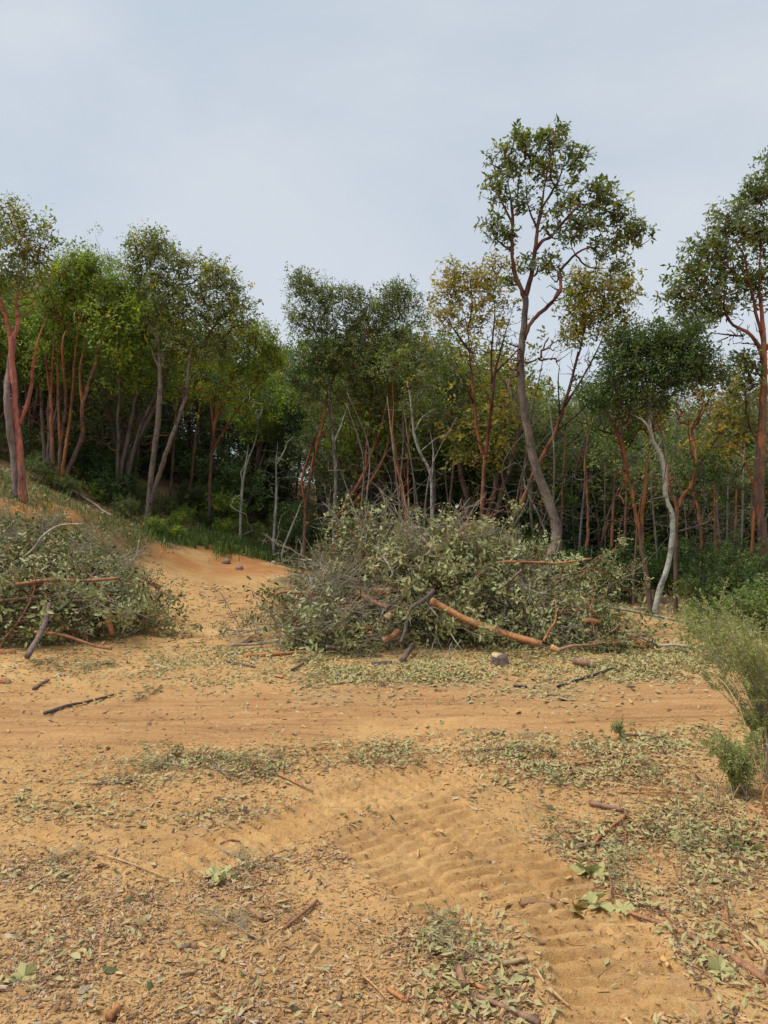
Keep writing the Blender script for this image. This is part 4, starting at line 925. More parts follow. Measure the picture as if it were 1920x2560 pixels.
heap(110, (-8, -3.2), (10.5, 13.4), lambda x, y, r: ('fine', 'fine', 'fine', 'fine', 'bare', 'wilt')[r.integers(6)], 'twiggy back of the smaller heap', 73, lambda x, y: y > 10.6)

# the unseen-through inner mass: leaves and twigs nobody could count
def core(name, label, xr, yr, n, ntw, leaf, seed, Lf):
    rng = np.random.default_rng(seed)
    x = rng.uniform(*xr, n * 3); y = rng.uniform(*yr, n * 3); ph = pile_h(x, y); k = ph > .06; x, y, ph = x[k][:n], y[k][:n], ph[k][:n]
    z = H(x, y) + ph * (1 - .55 * rng.random(len(x)) ** 1.3)
    mb = MB(); C = np.stack([x, y, z], -1)
    leaves_mid(mb, C, rng.normal(size=C.shape) * [1, 1, .5], rng.normal(size=C.shape) + [0, 0, .8], Lf * rng.uniform(.6, 1.2, len(x)), Lf * .42 * rng.uniform(.7, 1.1, len(x)), rng.uniform(0, .5, len(x)))  # low tints only: shade inside the heap is painted into the leaf colour
    o = mb.obj(name, M[leaf], smooth_=False); tag(o, label, 'brush', kind='stuff')
    tw = MB(); x = rng.uniform(*xr, ntw * 3); y = rng.uniform(*yr, ntw * 3); ph = pile_h(x, y); k = ph > .06; x, y, ph = x[k][:ntw], y[k][:ntw], ph[k][:ntw]
    for a, b, c in zip(x, y, ph):
        nrm = surf_normal(a, b); d = unit(rng.normal(size=3)); d = unit(d - nrm * (d @ nrm) * .8)
        L = rng.uniform(.2, .8); f = np.linspace(-.5, .5, 5)[:, None]
        p = np.array([a, b, float(H(a, b)) + c * rng.uniform(.75, 1.04)]) + d * L * f + rng.normal(0, .03, (5, 3)) + nrm * .12 * L * (.25 - f ** 2) * rng.normal()
        r = rng.uniform(.002, .0055)
        tube(tw, p, [r, r, r * .9, r * .75, r * .5], 3, rng.choice([.3, .42, .46, .5, .5, .72, .85]), caps=False)
    o2 = tw.obj('twigs', M['twig'], o)
    o2['kind'] = 'stuff'
core('brush', 'mass of cut leaves and twigs filling the large brush heap', (-1.8, 3.6), (8.5, 12.4), 19000, 1900, 'l_cut', 74, .075)
core('brush', 'mass of cut leaves and twigs filling the smaller brush heap beside the road', (-7.4, -2.6), (8.5, 10.9), 9000, 800, 'l_cut', 75, .075)
core('brush', 'mass of fine grey-green twigs at the back of the smaller brush heap', (-8.1, -3.2), (10.4, 13.5), 9000, 520, 'l_wilt', 76, .05)

# ------------------------------------------------------------------ logs, limbs and sticks one can point at
def along(pts, surf, lift):
    a = G(*pts[0], surf)[1]; b = G(*pts[-1], surf)[1]
    if abs(a - b) > 1.2: a = b = min(a, b)
    q = np.array(pts, float); s = np.r_[0, np.cumsum(np.hypot(*np.diff(q, axis=0).T))]; s /= s[-1]
    return [P3(px, py, a + (b - a) * f - lift) for (px, py), f in zip(pts, s)]
def limb(name, label, cat, pts, r0, r1, t=.5, mat='log', surf=PILE, lift=.05, faces=(0, 0), group=None, seed=1, n=None, knob=.12, hug=False):
    if surf is PILE: lift *= 1.9
    W = along(pts, surf, lift); d = W[0][1]
    if hug:
        W = [np.array([w[0], w[1], float(surf(w[0], w[1])) + r0 * d / F * .6]) for w in W]
    base = W[0].copy(); W = [w - base for w in W]
    L = sum(np.linalg.norm(b - a) for a, b in zip(W[:-1], W[1:])); n = n or max(6, int(L / .05)); sp = spline(W, n)
    if hug:
        for i in range(n): sp[i, 2] = float(surf(sp[i, 0] + base[0], sp[i, 1] + base[1])) + r0 * d / F * .6 - base[2]
        sp[:, 2] = np.convolve(np.pad(sp[:, 2], 2, 'edge'), np.ones(5) / 5, 'valid') + .010
    f = np.linspace(0, 1, n); rad = (r0 + (r1 - r0) * f) * d / F
    mb = MB(); tube(mb, sp, rad, 9 if r0 > 5 else 6, t, knob=knob, seed=seed)
    if any(faces):
        root = tag(empty(name, tuple(base)), label, cat, group); mb.obj('bark', M[mat], root)
        for e, fl in zip((0, -1), faces):
            if fl:
                dm = MB(); dv = (sp[0] - sp[1]) if e == 0 else (sp[-1] - sp[-2]); disc(dm, sp[e] + unit(dv) * .003, dv, rad[e] * 1.02, .6, seed=seed); dm.obj('cut_face', M['wood'], root)
        return root
    return tag(mb.obj(name, M[mat], loc=tuple(base)), label, cat, group)

limb('cut_log', 'long bare orange log slanting down the front of the large brush heap', 'log', [(1078, 1503), (1110, 1520), (1153, 1543), (1225, 1572), (1262, 1584), (1352, 1610)], 9.5, 8, .58, lift=.14, faces=(1, 1), seed=4, knob=.24)
limb('bare_limb', 'orange limb reaching right from the top of the heap before the curved trunk', 'limb', [(1211, 1418), (1262, 1405), (1356, 1407), (1385, 1409), (1435, 1403), (1480, 1396)], 4.5, 2, .52, lift=.14, knob=.2)
limb('bare_limb', 'forked orange twig at the end of the reaching limb', 'limb', [(1385, 1409), (1399, 1423), (1442, 1436), (1510, 1440), (1530, 1432)], 4, 2, .55, lift=.3)
limb('bare_limb', 'arched tan limb at the road end of the large heap', 'limb', [(677, 1524), (681, 1499), (704, 1480), (751, 1482), (776, 1481), (814, 1493)], 5, 3, .55, lift=.2)
limb('bare_limb', 'short red limb hanging below the arched tan one', 'limb', [(753, 1486), (756, 1515), (748, 1538), (736, 1552)], 4, 4, .45, lift=.22)
limb('split_log', 'pale split log sticking out toward the road from the heap', 'log', [(696, 1402), (734, 1404), (793, 1409)], 4, 5, .9, lift=.15, faces=(1, 0))
limb('cut_log', 'brown round-ended log poking up near the heap top', 'log', [(1061, 1385), (1068, 1372), (1080, 1358)], 8, 8, .32, lift=.15, faces=(0, 1))
limb('bare_limb', 'peeling pale limb in the middle of the large heap', 'limb', [(894, 1482), (932, 1503), (970, 1520)], 7, 5, .35, lift=.15)
limb('bare_limb', 'dark bent limb above the long orange log', 'limb', [(1084, 1475), (1070, 1492), (1050, 1506), (1025, 1524), (1012, 1579), (1002, 1608)], 6, 4, .12, lift=.22)
limb('cut_log', 'dark brown upright piece of log under the bent limb', 'log', [(1006, 1652), (1018, 1632), (1031, 1613)], 8, 7, .18, lift=.12, faces=(0, 1))
limb('cut_log', 'dark purplish log lying on the leaves below the heap', 'log', [(926, 1662), (950, 1660), (979, 1658)], 7, 7, .05, surf=H, lift=.03, faces=(1, 0))
limb('cut_log', 'thin dark log end beside the purplish log', 'log', [(982, 1661), (1024, 1662)], 4, 4, .12, surf=H, lift=.03, faces=(0, 1))
for i, (lab, a, r, t) in enumerate((
        ('pale orange wood chunk on the upper slope of the heap', [(939, 1398), (956, 1402), (974, 1408)], 6, .85), ('bright orange log stub half buried mid-heap', [(940, 1478), (955, 1480), (970, 1478)], 9, .6),
        ('small tan log end pointing out above the orange log', [(1126, 1484), (1150, 1474)], 5, .8), ('orange-brown torn log low on the heap', [(958, 1600), (980, 1592), (996, 1577)], 8, .45),
        ('flat reddish split piece near the heap crest', [(1188, 1431), (1236, 1436)], 6, .4), ('short brown log end near the crest before the trunk', [(1211, 1382), (1238, 1388)], 6, .3),
        ('purple-red cut stick end at the heap foot', [(816, 1617), (840, 1619)], 5, .2), ('pale greyish log end in the middle of the heap', [(966, 1546), (976, 1536)], 9, .95),
        ('tan block of wood at the end of the orange log', [(1378, 1618), (1400, 1628)], 8, .8), ('rusty orange log stub at the right end of the heap', [(1456, 1551), (1490, 1553), (1512, 1567)], 6, .55),
        ('orange chip block on the leaf-strewn ground', [(1591, 1606), (1629, 1613)], 6, .6), ('brown broken log among leaves beyond the stump', [(1438, 1652), (1482, 1662)], 10, .3))):
    limb('wood_chunk', lab, 'wood', a, r, r * .9, t, lift=.12, faces=(1, 1), seed=20 + i, knob=.25)
for i, (lab, a, r0, r1, t, mt) in enumerate((
        ('thin orange twig rising above the end of the long log', [(1359, 1602), (1375, 1575), (1389, 1549), (1390, 1520), (1389, 1490)], 3.5, 2, .6, 'log'),
        ('white stripped limb lying over the heap crest', [(1150, 1432), (1190, 1418), (1236, 1437), (1274, 1451)], 3.5, 4, .7, 'lichen'),
        ('brown limb slanting by the crest, right of the white limb', [(1240, 1478), (1270, 1455), (1305, 1425)], 5, 3, .3, 'log'),
        ('thin red stick across the lower heap', [(850, 1564), (890, 1567), (924, 1571)], 3, 2.5, .5, 'log'), ('brown stick low on the heap', [(888, 1588), (920, 1590), (950, 1585)], 4, 3, .25, 'log'),
        ('pale grey stick at the road end of the heap', [(578, 1611), (633, 1611), (700, 1602)], 3.5, 3, .5, 'twig'), ('long pale pole leaning from the heap to the edge shrubs', [(1512, 1516), (1591, 1530), (1684, 1549), (1745, 1564)], 3, 4, .45, 'twig'),
        ('grey limb sloping to the ground past the heap', [(1528, 1578), (1557, 1589), (1600, 1593), (1640, 1613)], 4, 3.5, .35, 'twig'), ('pale stick flat on the leaves past the heap', [(1650, 1614), (1690, 1612), (1722, 1617)], 4, 3, .5, 'twig'))):
    limb('stick', lab, 'stick', a, r0, r1, t, mt, lift=.12, seed=40 + i)
limb('dark_pipe', 'dark curved pipe lying on leafy ground beyond the stump', 'pipe', [(1393, 1718), (1456, 1709), (1515, 1692), (1545, 1675), (1555, 1663)], 3, 3, .5, 'hose', H, .02, hug=True, knob=0)
limb('dark_pipe', 'short dark piece of pipe on the ground near the stump', 'pipe', [(1283, 1716), (1300, 1718), (1318, 1719)], 2.6, 2.6, .5, 'hose', H, .02, hug=True, knob=0)
# stump
p = G(1250, 1664); root = tag(empty('tree_stump', tuple(p)), 'low cut stump with a pale top before the large brush heap', 'stump')
mb = MB(); tube(mb, np.array([[0, 0, -.05], [0, 0, .03], [-.005, 0, .075], [-.01, 0, .115]]), [.12, .098, .085, .084], 14, [.1, .15, .2, .2], knob=.2, seed=5); mb.obj('bark', M['log'], root)
mb = MB(); disc(mb, np.array([-.01, 0, .117]), np.array([.05, -.12, 1]), .084, .75, 14); mb.obj('cut_face', M['wood'], root)
# smaller heap
limb('bare_limb', 'thick brown limb leaning upright against the smaller brush heap', 'limb', [(68, 1642), (82, 1618), (97, 1592), (114, 1554), (123, 1510)], 8, 7, .22, lift=.25)
limb('cut_log', 'orange log with a pale sawn end jutting in at the picture edge', 'log', [(-60, 1630), (-10, 1631), (36, 1632)], 9, 9, .6, surf=H, lift=.05, faces=(0, 1))
limb('cut_log', 'brown-orange log stub lying on the sand at the picture edge', 'log', [(-40, 1700), (-8, 1701), (22, 1706)], 9, 8, .45, surf=H, lift=.05, faces=(0, 1))
limb('bare_limb', 'crooked orange limb end pointing to the road from the smaller heap', 'limb', [(318, 1462), (330, 1455), (348, 1451), (367, 1455), (399, 1467)], 6.5, 6, .55, lift=.15)
limb('bare_limb', 'dark red stub hanging under the crooked orange limb', 'limb', [(396, 1468), (390, 1482), (382, 1496)], 5, 4, .3, lift=.15)
limb('cut_log', 'short reddish log standing on end at the heap foot', 'log', [(282, 1586), (272, 1556), (264, 1524)], 6, 8, .5, lift=.12, faces=(0, 1))
limb('cut_log', 'round yellow log end on the twiggy back heap', 'log', [(128, 1356), (136, 1363)], 8, 8, .7, lift=.3, faces=(0, 1))
for i, (lab, a, r0, r1, t, mt) in enumerate((
        ('long tan stick on the sand before the smaller heap', [(86, 1580), (148, 1586), (198, 1601), (240, 1616), (280, 1623)], 4, 3, .4, 'log'),
        ('red branch running out of the smaller heap onto the road', [(250, 1512), (295, 1537), (367, 1561), (430, 1563)], 4, 3, .42, 'log'),
        ('dark red branch sloping across the front of the smaller heap', [(181, 1502), (262, 1502), (312, 1521), (380, 1550)], 3.5, 2.5, .2, 'log'),
        ('white curved branch over the smaller heap', [(148, 1418), (181, 1411), (219, 1419), (238, 1434)], 4, 3, .7, 'lichen'),
        ('thick brown branch entering above the smaller heap at the picture edge', [(-30, 1352), (42, 1350), (86, 1362)], 7.5, 6, .2, 'log'),
        ('pale dead branch sweeping up across the twiggy heap', [(42, 1407), (84, 1373), (105, 1343), (148, 1314), (211, 1310)], 4.5, 2, .45, 'twig'),
        ('pale dead branch fork rising steeply', [(100, 1350), (108, 1310), (102, 1270)], 3, 1.5, .5, 'twig'), ('pale dead branch fork beside the steep one', [(110, 1340), (140, 1296), (170, 1284)], 3, 1.5, .5, 'twig'),
        ('tan bent twig at the road side of the twiggy heap', [(295, 1428), (329, 1407), (342, 1386), (348, 1350)], 3.2, 2, .45, 'twig'),
        ('reddish limb lying over the middle of the smaller heap', [(0, 1502), (60, 1496), (140, 1490), (230, 1470)], 4, 3, .3, 'log'),
        ('reddish limb near the top of the smaller heap', [(40, 1462), (120, 1450), (200, 1452), (300, 1445)], 5, 3.5, .42, 'log'))):
    limb('stick', lab, 'stick', a, r0, r1, t, mt, lift=.16, seed=60 + i)
# sticks on the open ground
GS = [('dark crooked branch on the sand near the smaller heap', [(110, 1789), (160, 1775), (214, 1757), (284, 1740)], 4.5, 3, .12), ('thin yellow stalk lying on bare orange sand', [(266, 2145), (320, 2160), (370, 2182), (422, 2200)], 2.5, 2, .95),
      ('tan forked stick by the wood chips', [(793, 2258), (775, 2275), (758, 2292), (712, 2324)], 5, 4, .42), ('red-brown chunky stick in dry leaves', [(625, 2281), (640, 2292), (656, 2305)], 6, 5, .38), ('thin pinkish twig on smooth sand', [(550, 2122), (575, 2114), (600, 2104)], 3, 2.5, .4),
      ('dark straight twig beside the leaf clump', [(231, 1968), (280, 1964), (324, 1962)], 3, 2.5, .15), ('bent brown twig in the leaf clump', [(532, 1910), (545, 1930), (575, 1952)], 4, 3, .25), ('fine tan twig past the leaf clump', [(694, 1940), (740, 1962), (781, 1980)], 2.5, 2, .45),
      ('short dark twig before the large heap', [(729, 1679), (750, 1668), (772, 1655)], 3.5, 3, .1), ('grey stick near the log stub', [(84, 1728), (105, 1716), (122, 1705)], 4.5, 4, .3), ('short brown stick on the tread marks', [(1301, 2258), (1340, 2263), (1390, 2266)], 5.5, 3.5, .3),
      ('brown stick running off below the chips', [(1191, 2495), (1261, 2518), (1350, 2565)], 6, 8, .3), ('long red-brown stem across the tread track edge', [(1568, 2281), (1620, 2305), (1672, 2333), (1793, 2379), (1860, 2420), (1930, 2466)], 4, 9, .4),
      ('thin stem joining the long red-brown one', [(1608, 2230), (1640, 2268), (1690, 2318)], 3.5, 3, .42), ('tan curved stick in the green leaves', [(1568, 2041), (1516, 2078), (1495, 2098), (1481, 2119)], 4, 4, .6), ('grey bowed stick under the curved one', [(1440, 2125), (1470, 2133), (1498, 2130), (1556, 2110)], 5, 4, .3),
      ('thick grey-brown stick by the stubble', [(1475, 2012), (1515, 2018), (1558, 2031)], 6.5, 5, .3), ('straight tan stick on grey leaves', [(1435, 1916), (1500, 1902), (1564, 1887)], 3.5, 3, .8), ('long dry stalk flat beside the stubble', [(1504, 1960), (1580, 1968), (1660, 1977), (1750, 1992)], 2.8, 2, .85),
      ('second dry stalk flat beside the stubble', [(1540, 1985), (1620, 1982), (1700, 1984)], 2.5, 2, .7), ('pale yellow split piece of wood by the track', [(1232, 2420), (1275, 2416), (1319, 2402)], 7, 5, .98), ('short square-ended brown chip block', [(1145, 2425), (1152, 2448), (1160, 2472)], 9, 8, .35),
      ('tan slab beside the brown chip block', [(1168, 2462), (1190, 2470), (1220, 2483)], 6, 5, .6), ('tan stick at the edge of the chips', [(968, 2476), (990, 2488), (1018, 2506)], 6, 5, .5), ('pale bowed twig at the picture edge', [(1850, 2338), (1885, 2352), (1909, 2385), (1912, 2420), (1905, 2440)], 5, 5, .9),
      ('orange stick lying toward the road', [(615, 1643), (700, 1641), (780, 1633)], 5, 4, .52), ('dark twig on the rutted road', [(1225, 1834), (1262, 1840)], 3, 2, .15), ('thin brown twig at the rut edge', [(1570, 1841), (1610, 1846), (1660, 1850)], 3, 2, .2),
      ('reddish splinter on the chips at the front', [(270, 2555), (284, 2540), (296, 2524)], 11, 10, .5), ('grey weathered splinter on sand', [(454, 2378), (478, 2372)], 7, 5, .3), ('whitish flat splinter among chips', [(448, 2438), (490, 2434)], 5, 4, .98), ('long tan stalk at the bottom', [(905, 2440), (940, 2470), (975, 2510)], 3, 3, .8),
      ('twin dry stalk beside the tread', [(1372, 2468), (1398, 2496), (1424, 2522)], 3.5, 3, .85), ('fine tan stalk along the tread edge', [(1340, 2425), (1350, 2445), (1360, 2462)], 4, 3, .9), ('orange-tan stalk pair at the picture edge', [(1815, 2270), (1820, 2320), (1850, 2370), (1880, 2402)], 4, 3, .6),
      ('small brown twig on the sand left of the heap', [(560, 1655), (600, 1668), (640, 1672)], 3, 2.5, .2)]
for i, (lab, a, r0, r1, t) in enumerate(GS):
    limb('stick', lab, 'stick', a, r0, r1, t, 'log', H, .01, hug=True, seed=90 + i, knob=.18)
# hillside poles
for i, (lab, a, r0, r1, t, mt) in enumerate((('upper pale fallen pole on the slope behind the forked grey tree', [(266, 1214), (330, 1224), (410, 1243)], 2.2, 1.6, .6, 'twig'), ('lower pale fallen pole on the slope beside the forked grey tree', [(268, 1224), (340, 1250), (408, 1270)], 2.2, 2.5, .6, 'twig'),
        ('reddish fallen limb bending down the slope', [(180, 1226), (240, 1252), (254, 1272), (278, 1290)], 3.5, 2, .55, 'twig'), ('orange sawn log at the foot of the forked grey tree', [(376, 1303), (416, 1305)], 3, 3, .6, 'log'),
        ('brown fallen limb below the many-stemmed madrone', [(168, 1168), (210, 1162), (262, 1150)], 3.5, 3, .42, 'log'))):
    limb('fallen_limb', lab, 'limb', a, r0, r1, t, mt, H, .08, hug=True, seed=130 + i)
for i, (lab, px, py, r) in enumerate((('reddish-grey stone at the crest of the dirt road', 565, 1409, 9), ('small tan stone beside the reddish stone', 598, 1424, 8), ('small pale stone at the top of the road by the heap', 684, 1410, 6))):
    p = G(px, py); rng = np.random.default_rng(140 + i); s = r * p[1] / F
    mb = MB(); f = np.linspace(-1, 1, 7); tube(mb, np.stack([f * s * 1.3, 0 * f, .1 * s * f], -1), s * np.sqrt(np.maximum(.02, 1 - f ** 2)), 8, .4 + .2 * i, knob=.2, seed=i + 3)
    tag(mb.obj('stone', M['stone'], loc=(p[0], p[1], p[2] + s * .5)), lab, 'stone')

# leafy sprigs lying on the open ground
for i, (px, py, s, ty, lab) in enumerate(((150, 1672, .5, 'broad', 'green leafy sprig on the sand before the smaller heap'), (275, 1662, .45, 'wilt', 'drooping sprig on the sand right of the green one'), (345, 1745, .42, 'wilt', 'wilted brown-green sprig on the open sand'),
        (470, 1895, .4, 'broad', 'leafy sprig in the debris clump of the rutted ground'), (430, 1925, .36, 'wilt', 'wilted sprig at the edge of the debris clump'), (545, 1900, .34, 'broad', 'small leafy sprig right of the debris clump'), (620, 1945, .3, 'broad', 'small sprig on sand past the debris clump'),
        (1270, 1880, .34, 'broad', 'leafy sprig on the ground beyond the tread marks'), (1370, 1935, .32, 'broad', 'sprig with pale leaves beside the straight tan stick'), (1600, 1905, .32, 'broad', 'dark folded leaf sprig near the stubble'), (1560, 2120, .24, 'broad', 'green sprig among litter by the bowed stick'),
        (1385, 2050, .22, 'broad', 'pale sprig at the edge of bare sand'), (1370, 2100, .24, 'broad', 'pale leafy sprig beside the tread marks'), (1830, 2120, .42, 'broad', 'dark leafy sprig below the broom'), (1850, 2160, .36, 'broad', 'leafy sprig at the foot of the broom shrub'), (1540, 2220, .28, 'broad', 'sprig of large green leaves before the stubble'),
        (580, 2150, .28, 'fine', 'grey twiggy sprig on bare sand'), (600, 2330, .25, 'fine', 'dry twiggy sprig beside the forked stick'), (1100, 2340, .26, 'wilt', 'wilted sprig left of the tread track'), (1180, 2400, .26, 'wilt', 'dry leafy sprig by the pale split wood'), (690, 1690, .3, 'broad', 'small sprig on sand left of the leaf-strewn strip'),
        (130, 2160, .2, 'fine', 'dark twiggy clump on the sand at the left'), (1350, 1850, .2, 'fine', 'tiny twiggy sprig on the rutted road'), (780, 1690, .4, 'wilt', 'wilted sprig before the large heap'),
        (1080, 1655, .5, 'broad', 'leafy branch at the foot of the large heap beside the stump'), (870, 1640, .55, 'broad', 'bright green leafy branch at the heap foot'), (1330, 1660, .5, 'broad', 'leafy branch beyond the stump'), (1420, 1620, .5, 'wilt', 'wilted branch past the orange log'))):
    p = G(px, py); a = rr.uniform(0, 6.28)
    put_branch(ty, p + np.array([0, 0, .03 * s + .015]), (math.cos(a), math.sin(a), .05), (rr.gauss(0, .08), rr.gauss(0, .08), 1), s, lab, None, .3)
# leafy ends standing out of the heap
for px, py, d_, s in ((1500, 1410, (.8, -.2, .35), .55), (1470, 1440, (1, 0, .1), .6), (1540, 1470, (.9, -.1, -.2), .5), (1530, 1430, (.8, .2, .1), .45), (1420, 1440, (.9, -.4, .2), .6)):
    p = P3(px, py, 9.9); put_branch('broad', p, d_, (0, -.4, 1), s, 'leafy madrone shoot standing out at the end of the large heap', 'leafy shoots at the end of the large heap')
for px, py, d_, s in ((1000, 1330, (-.3, 0, .9), .6), (960, 1320, (.1, 0, 1), .5), (870, 1330, (-.5, 0, .6), .6), (1140, 1330, (.5, 0, .5), .6), (1180, 1350, (.8, 0, .3), .5), (760, 1400, (-.6, 0, .5), .6), (900, 1350, (.2, 0, .8), .6)):
    p = P3(px, py, 10.6); put_branch('bare', p, d_, (0, -1, .2), s, 'bare twiggy branch poking up from the crest of the large heap', 'bare branches on the crest of the large heap')
for px, py, s in ((825, 1345, .7), (840, 1375, .7), (1270, 1330, .6)):
    p = P3(px, py, 11.0); put_branch('broad', p, (.2, 0, .9), (0, -1, .2), s, 'upright leafy branch behind the crest of the large heap', 'upright leafy branches behind the large heap')

# ------------------------------------------------------------------ grass on the bank
def grass(name, label, sampler, n, h, seed, mat='l_grass'):
    rng = np.random.default_rng(seed); x, y = sampler(rng, n); z = H(x, y); n = len(x)
    a = rng.uniform(0, 6.28, n); L = h * rng.uniform(.5, 1.3, n); le = rng.uniform(.1, .6, n)
    b = np.stack([x, y, z - .01], -1); d = np.stack([np.cos(a), np.sin(a), 0 * a], -1); s = np.stack([-np.sin(a), np.cos(a), 0 * a], -1)
    m = b + d * (L * le * .35)[:, None] + np.array([0, 0, 1]) * (L * .6)[:, None]; t = b + d * (L * le)[:, None] + np.array([0, 0, 1]) * (L * .95)[:, None]
    w = (.006 + .006 * rng.random(n))[:, None]
    v = np.stack([b - s * w, b + s * w, m + s * w * .8, m - s * w * .8, t], 1).reshape(-1, 3); i = np.arange(n)[:, None] * 5
    mb = MB(); mb.add(v, i + [0, 1, 2, 3], i + [3, 2, 4], np.repeat(rng.uniform(0, 1, n) ** 1.4, 5))
    tag(mb.obj(name, M[mat], smooth_=False), label, 'grass', kind='stuff')
def bank(rng, n):
    t = rng.random(n); cx = np.interp(t, [0, .5, 1], [-5.1, -3.9, -2.9]); cy = np.interp(t, [0, .5, 1], [17.9, 18.4, 19.3])
    x = cx + rng.normal(0, .34, n); y = cy + rng.normal(0, .4, n); k = fbm(x * 2.2, y * 2.2, 35, 3) > .44
    return x[k], y[k]
grass('grass', 'long green grass on the bank above the dirt road', bank, 7500, .19, 150)
def slope(rng, n):
    x = rng.uniform(-9, -2, n); y = rng.uniform(14.5, 22, n); k = (road_mask(x, y) < .05) & (fbm(x * .9, y * .9, 33, 3) > .5) & (x < -3 - (y - 19) * -.3)
    return x[k], y[k]
grass('grass', 'sparse green grass over the wooded slope', slope, 10000, .15, 151)
# ------------------------------------------------------------------ broom shrub, stalks
def broom(label, base, stems, hgt, lean, seed, nl=260, spread=.5):
    rng = np.random.default_rng(seed); mb = MB(); lv = MB(); st = MB()
    for i in range(stems):
        a = rng.uniform(0, 6.28); h = hgt * rng.uniform(.55, 1.1)
        e = np.array([math.cos(a) * spread * rng.uniform(.2, 1) + lean[0] * h, math.sin(a) * spread * rng.uniform(.2, 1) + lean[1] * h, h])
        m = e * [.35, .35, .6] + rng.normal(0, .03, 3); b = rng.normal(0, .05, 3) * [1, 1, 0] + [0, 0, -.03]
        p = spline([b, m, e], 10); bare_ = rng.random() < .12
        tube(mb, p, np.linspace(.0032, .001, 10), 4, .4 + .2 * rng.random(), caps=False)
        if bare_: continue
        for q in range(9):
            j = rng.integers(3, 10); d = unit((p[j] - p[j - 1]) / .1 + rng.normal(0, .7, 3)); L = h * rng.uniform(.1, .26)
            pp = p[j] + d * L * np.linspace(0, 1, 4)[:, None] + np.cumsum(rng.normal(0, .008, (4, 3)), 0)
            tube(mb, pp, [.0018, .0015, .0012, .0008], 3, .4, caps=False)
            n = nl // 7; f = rng.random((n, 1)); C = pp[0] + (pp[-1] - pp[0]) * f + rng.normal(0, .006, (n, 3))
            leaves_far(lv, C, d + rng.normal(0, .8, (n, 3)), rng.normal(size=(n, 3)), rng.uniform(.014, .03, n), rng.uniform(.005, .009, n), np.clip(rng.normal(.45, .25, n), 0, 1))
    root = tag(empty('broom_shrub', tuple(base)), label, 'shrub')
    mb.obj('stems', M['twig'], root); lv.obj('foliage', M['l_broom'], root, smooth_=False)
broom('feathery green broom shrub arching over the rutted road at the picture edge', G(1945, 1960), 38, .95, (-.22, .1), 161, spread=.38)
broom('lower feathery broom tuft in front of the tall one', G(1840, 1985), 26, .34, (-.15, 0), 162, 160, .2)
broom('straggling broom shrub behind the tall one, above the leaf-strewn strip', G(1900, 1790), 26, .75, (-.2, .0), 163, 220, .35)
broom('small pale green broom tuft at the road edge by the dense shrubs', G(1790, 1660), 22, .5, (-.1, 0), 164, 200, .45)
broom('tiny green tuft on the rutted road', G(1550, 1850), 6, .11, (0, 0), 165, 60, .06)
def stalk(pts, r, label, group=None, name='dry_stalk', mat='stalk', t=.6):
    p = np.array(pts); b = p[0].copy(); mb = MB(); tube(mb, spline(p - b, 10), np.linspace(r, r * .6, 10), 5, t)
    tag(mb.obj(name, M[mat], loc=tuple(b)), label, 'stalk', group)
for (a, lab) in (([(1915, 1935), (1800, 1880), (1700, 1830), (1640, 1800)], 'long tan stalk arching left over the rutted road'), ([(1880, 2030), (1830, 1985), (1770, 1930), (1720, 1900)], 'tan stalk leaning left from the broom foot'), ([(1890, 2060), (1820, 1990), (1740, 1910), (1660, 1830)], 'longest straight stalk leaning far left from the broom'),
                 ([(1900, 1950), (1860, 1800), (1820, 1720), (1790, 1690)], 'bent stalk rising through the broom'), ([(1875, 2070), (1895, 1990), (1910, 1900), (1890, 1820)], 'pale stalk standing at the picture edge')):
    d = 4.25; pts = [P3(px, py, d + .12 * i) for i, (px, py) in enumerate(a)]; z0 = float(H(pts[0][0], pts[0][1])); pts[0][2] = min(pts[0][2], z0 + .35)
    pts.insert(0, np.array([pts[0][0] + .08, pts[0][1], z0 - .02])); stalk(pts, .0035, lab)
pts = [P3(1936, 2080, 3.9), P3(1912, 2020, 3.9), P3(1908, 1990, 3.9), P3(1918, 1965, 3.9), P3(1940, 1955, 3.9)]; stalk(pts, .008, 'orange hooked stem at the picture edge by the broom foot', name='hooked_stem', mat='log', t=.55)
p = G(1703, 2205); stalk([p - [0, 0, .02], p + [0, 0, .18], p + [-.012, 0, .36]], .0042, 'tallest dry stalk standing upright in the stubble')
rng = np.random.default_rng(170)
for i in range(70):
    px, py = [(1650 + rng.normal(0, 80), 2010 + rng.normal(0, 30)), (1790 + rng.normal(0, 40), 2010 + rng.normal(0, 25)), (1700 + rng.normal(0, 90), 2080 + rng.normal(0, 30)), (1800 + rng.normal(0, 50), 2250 + rng.normal(0, 40))][i % 4]
    if px > 1915: continue
    p = G(px, py); h = rng.uniform(.05, .15); l = rng.normal(0, .35, 2)
    stalk([p - [0, 0, .015], p + [l[0] * h * .4, l[1] * h * .4, h * .5], p + [l[0] * h, l[1] * h, h]], rng.uniform(.002, .0035), 'short cut dry stalk standing in the stubble before the broom', 'cut dry stalks standing before the broom', t=rng.random())

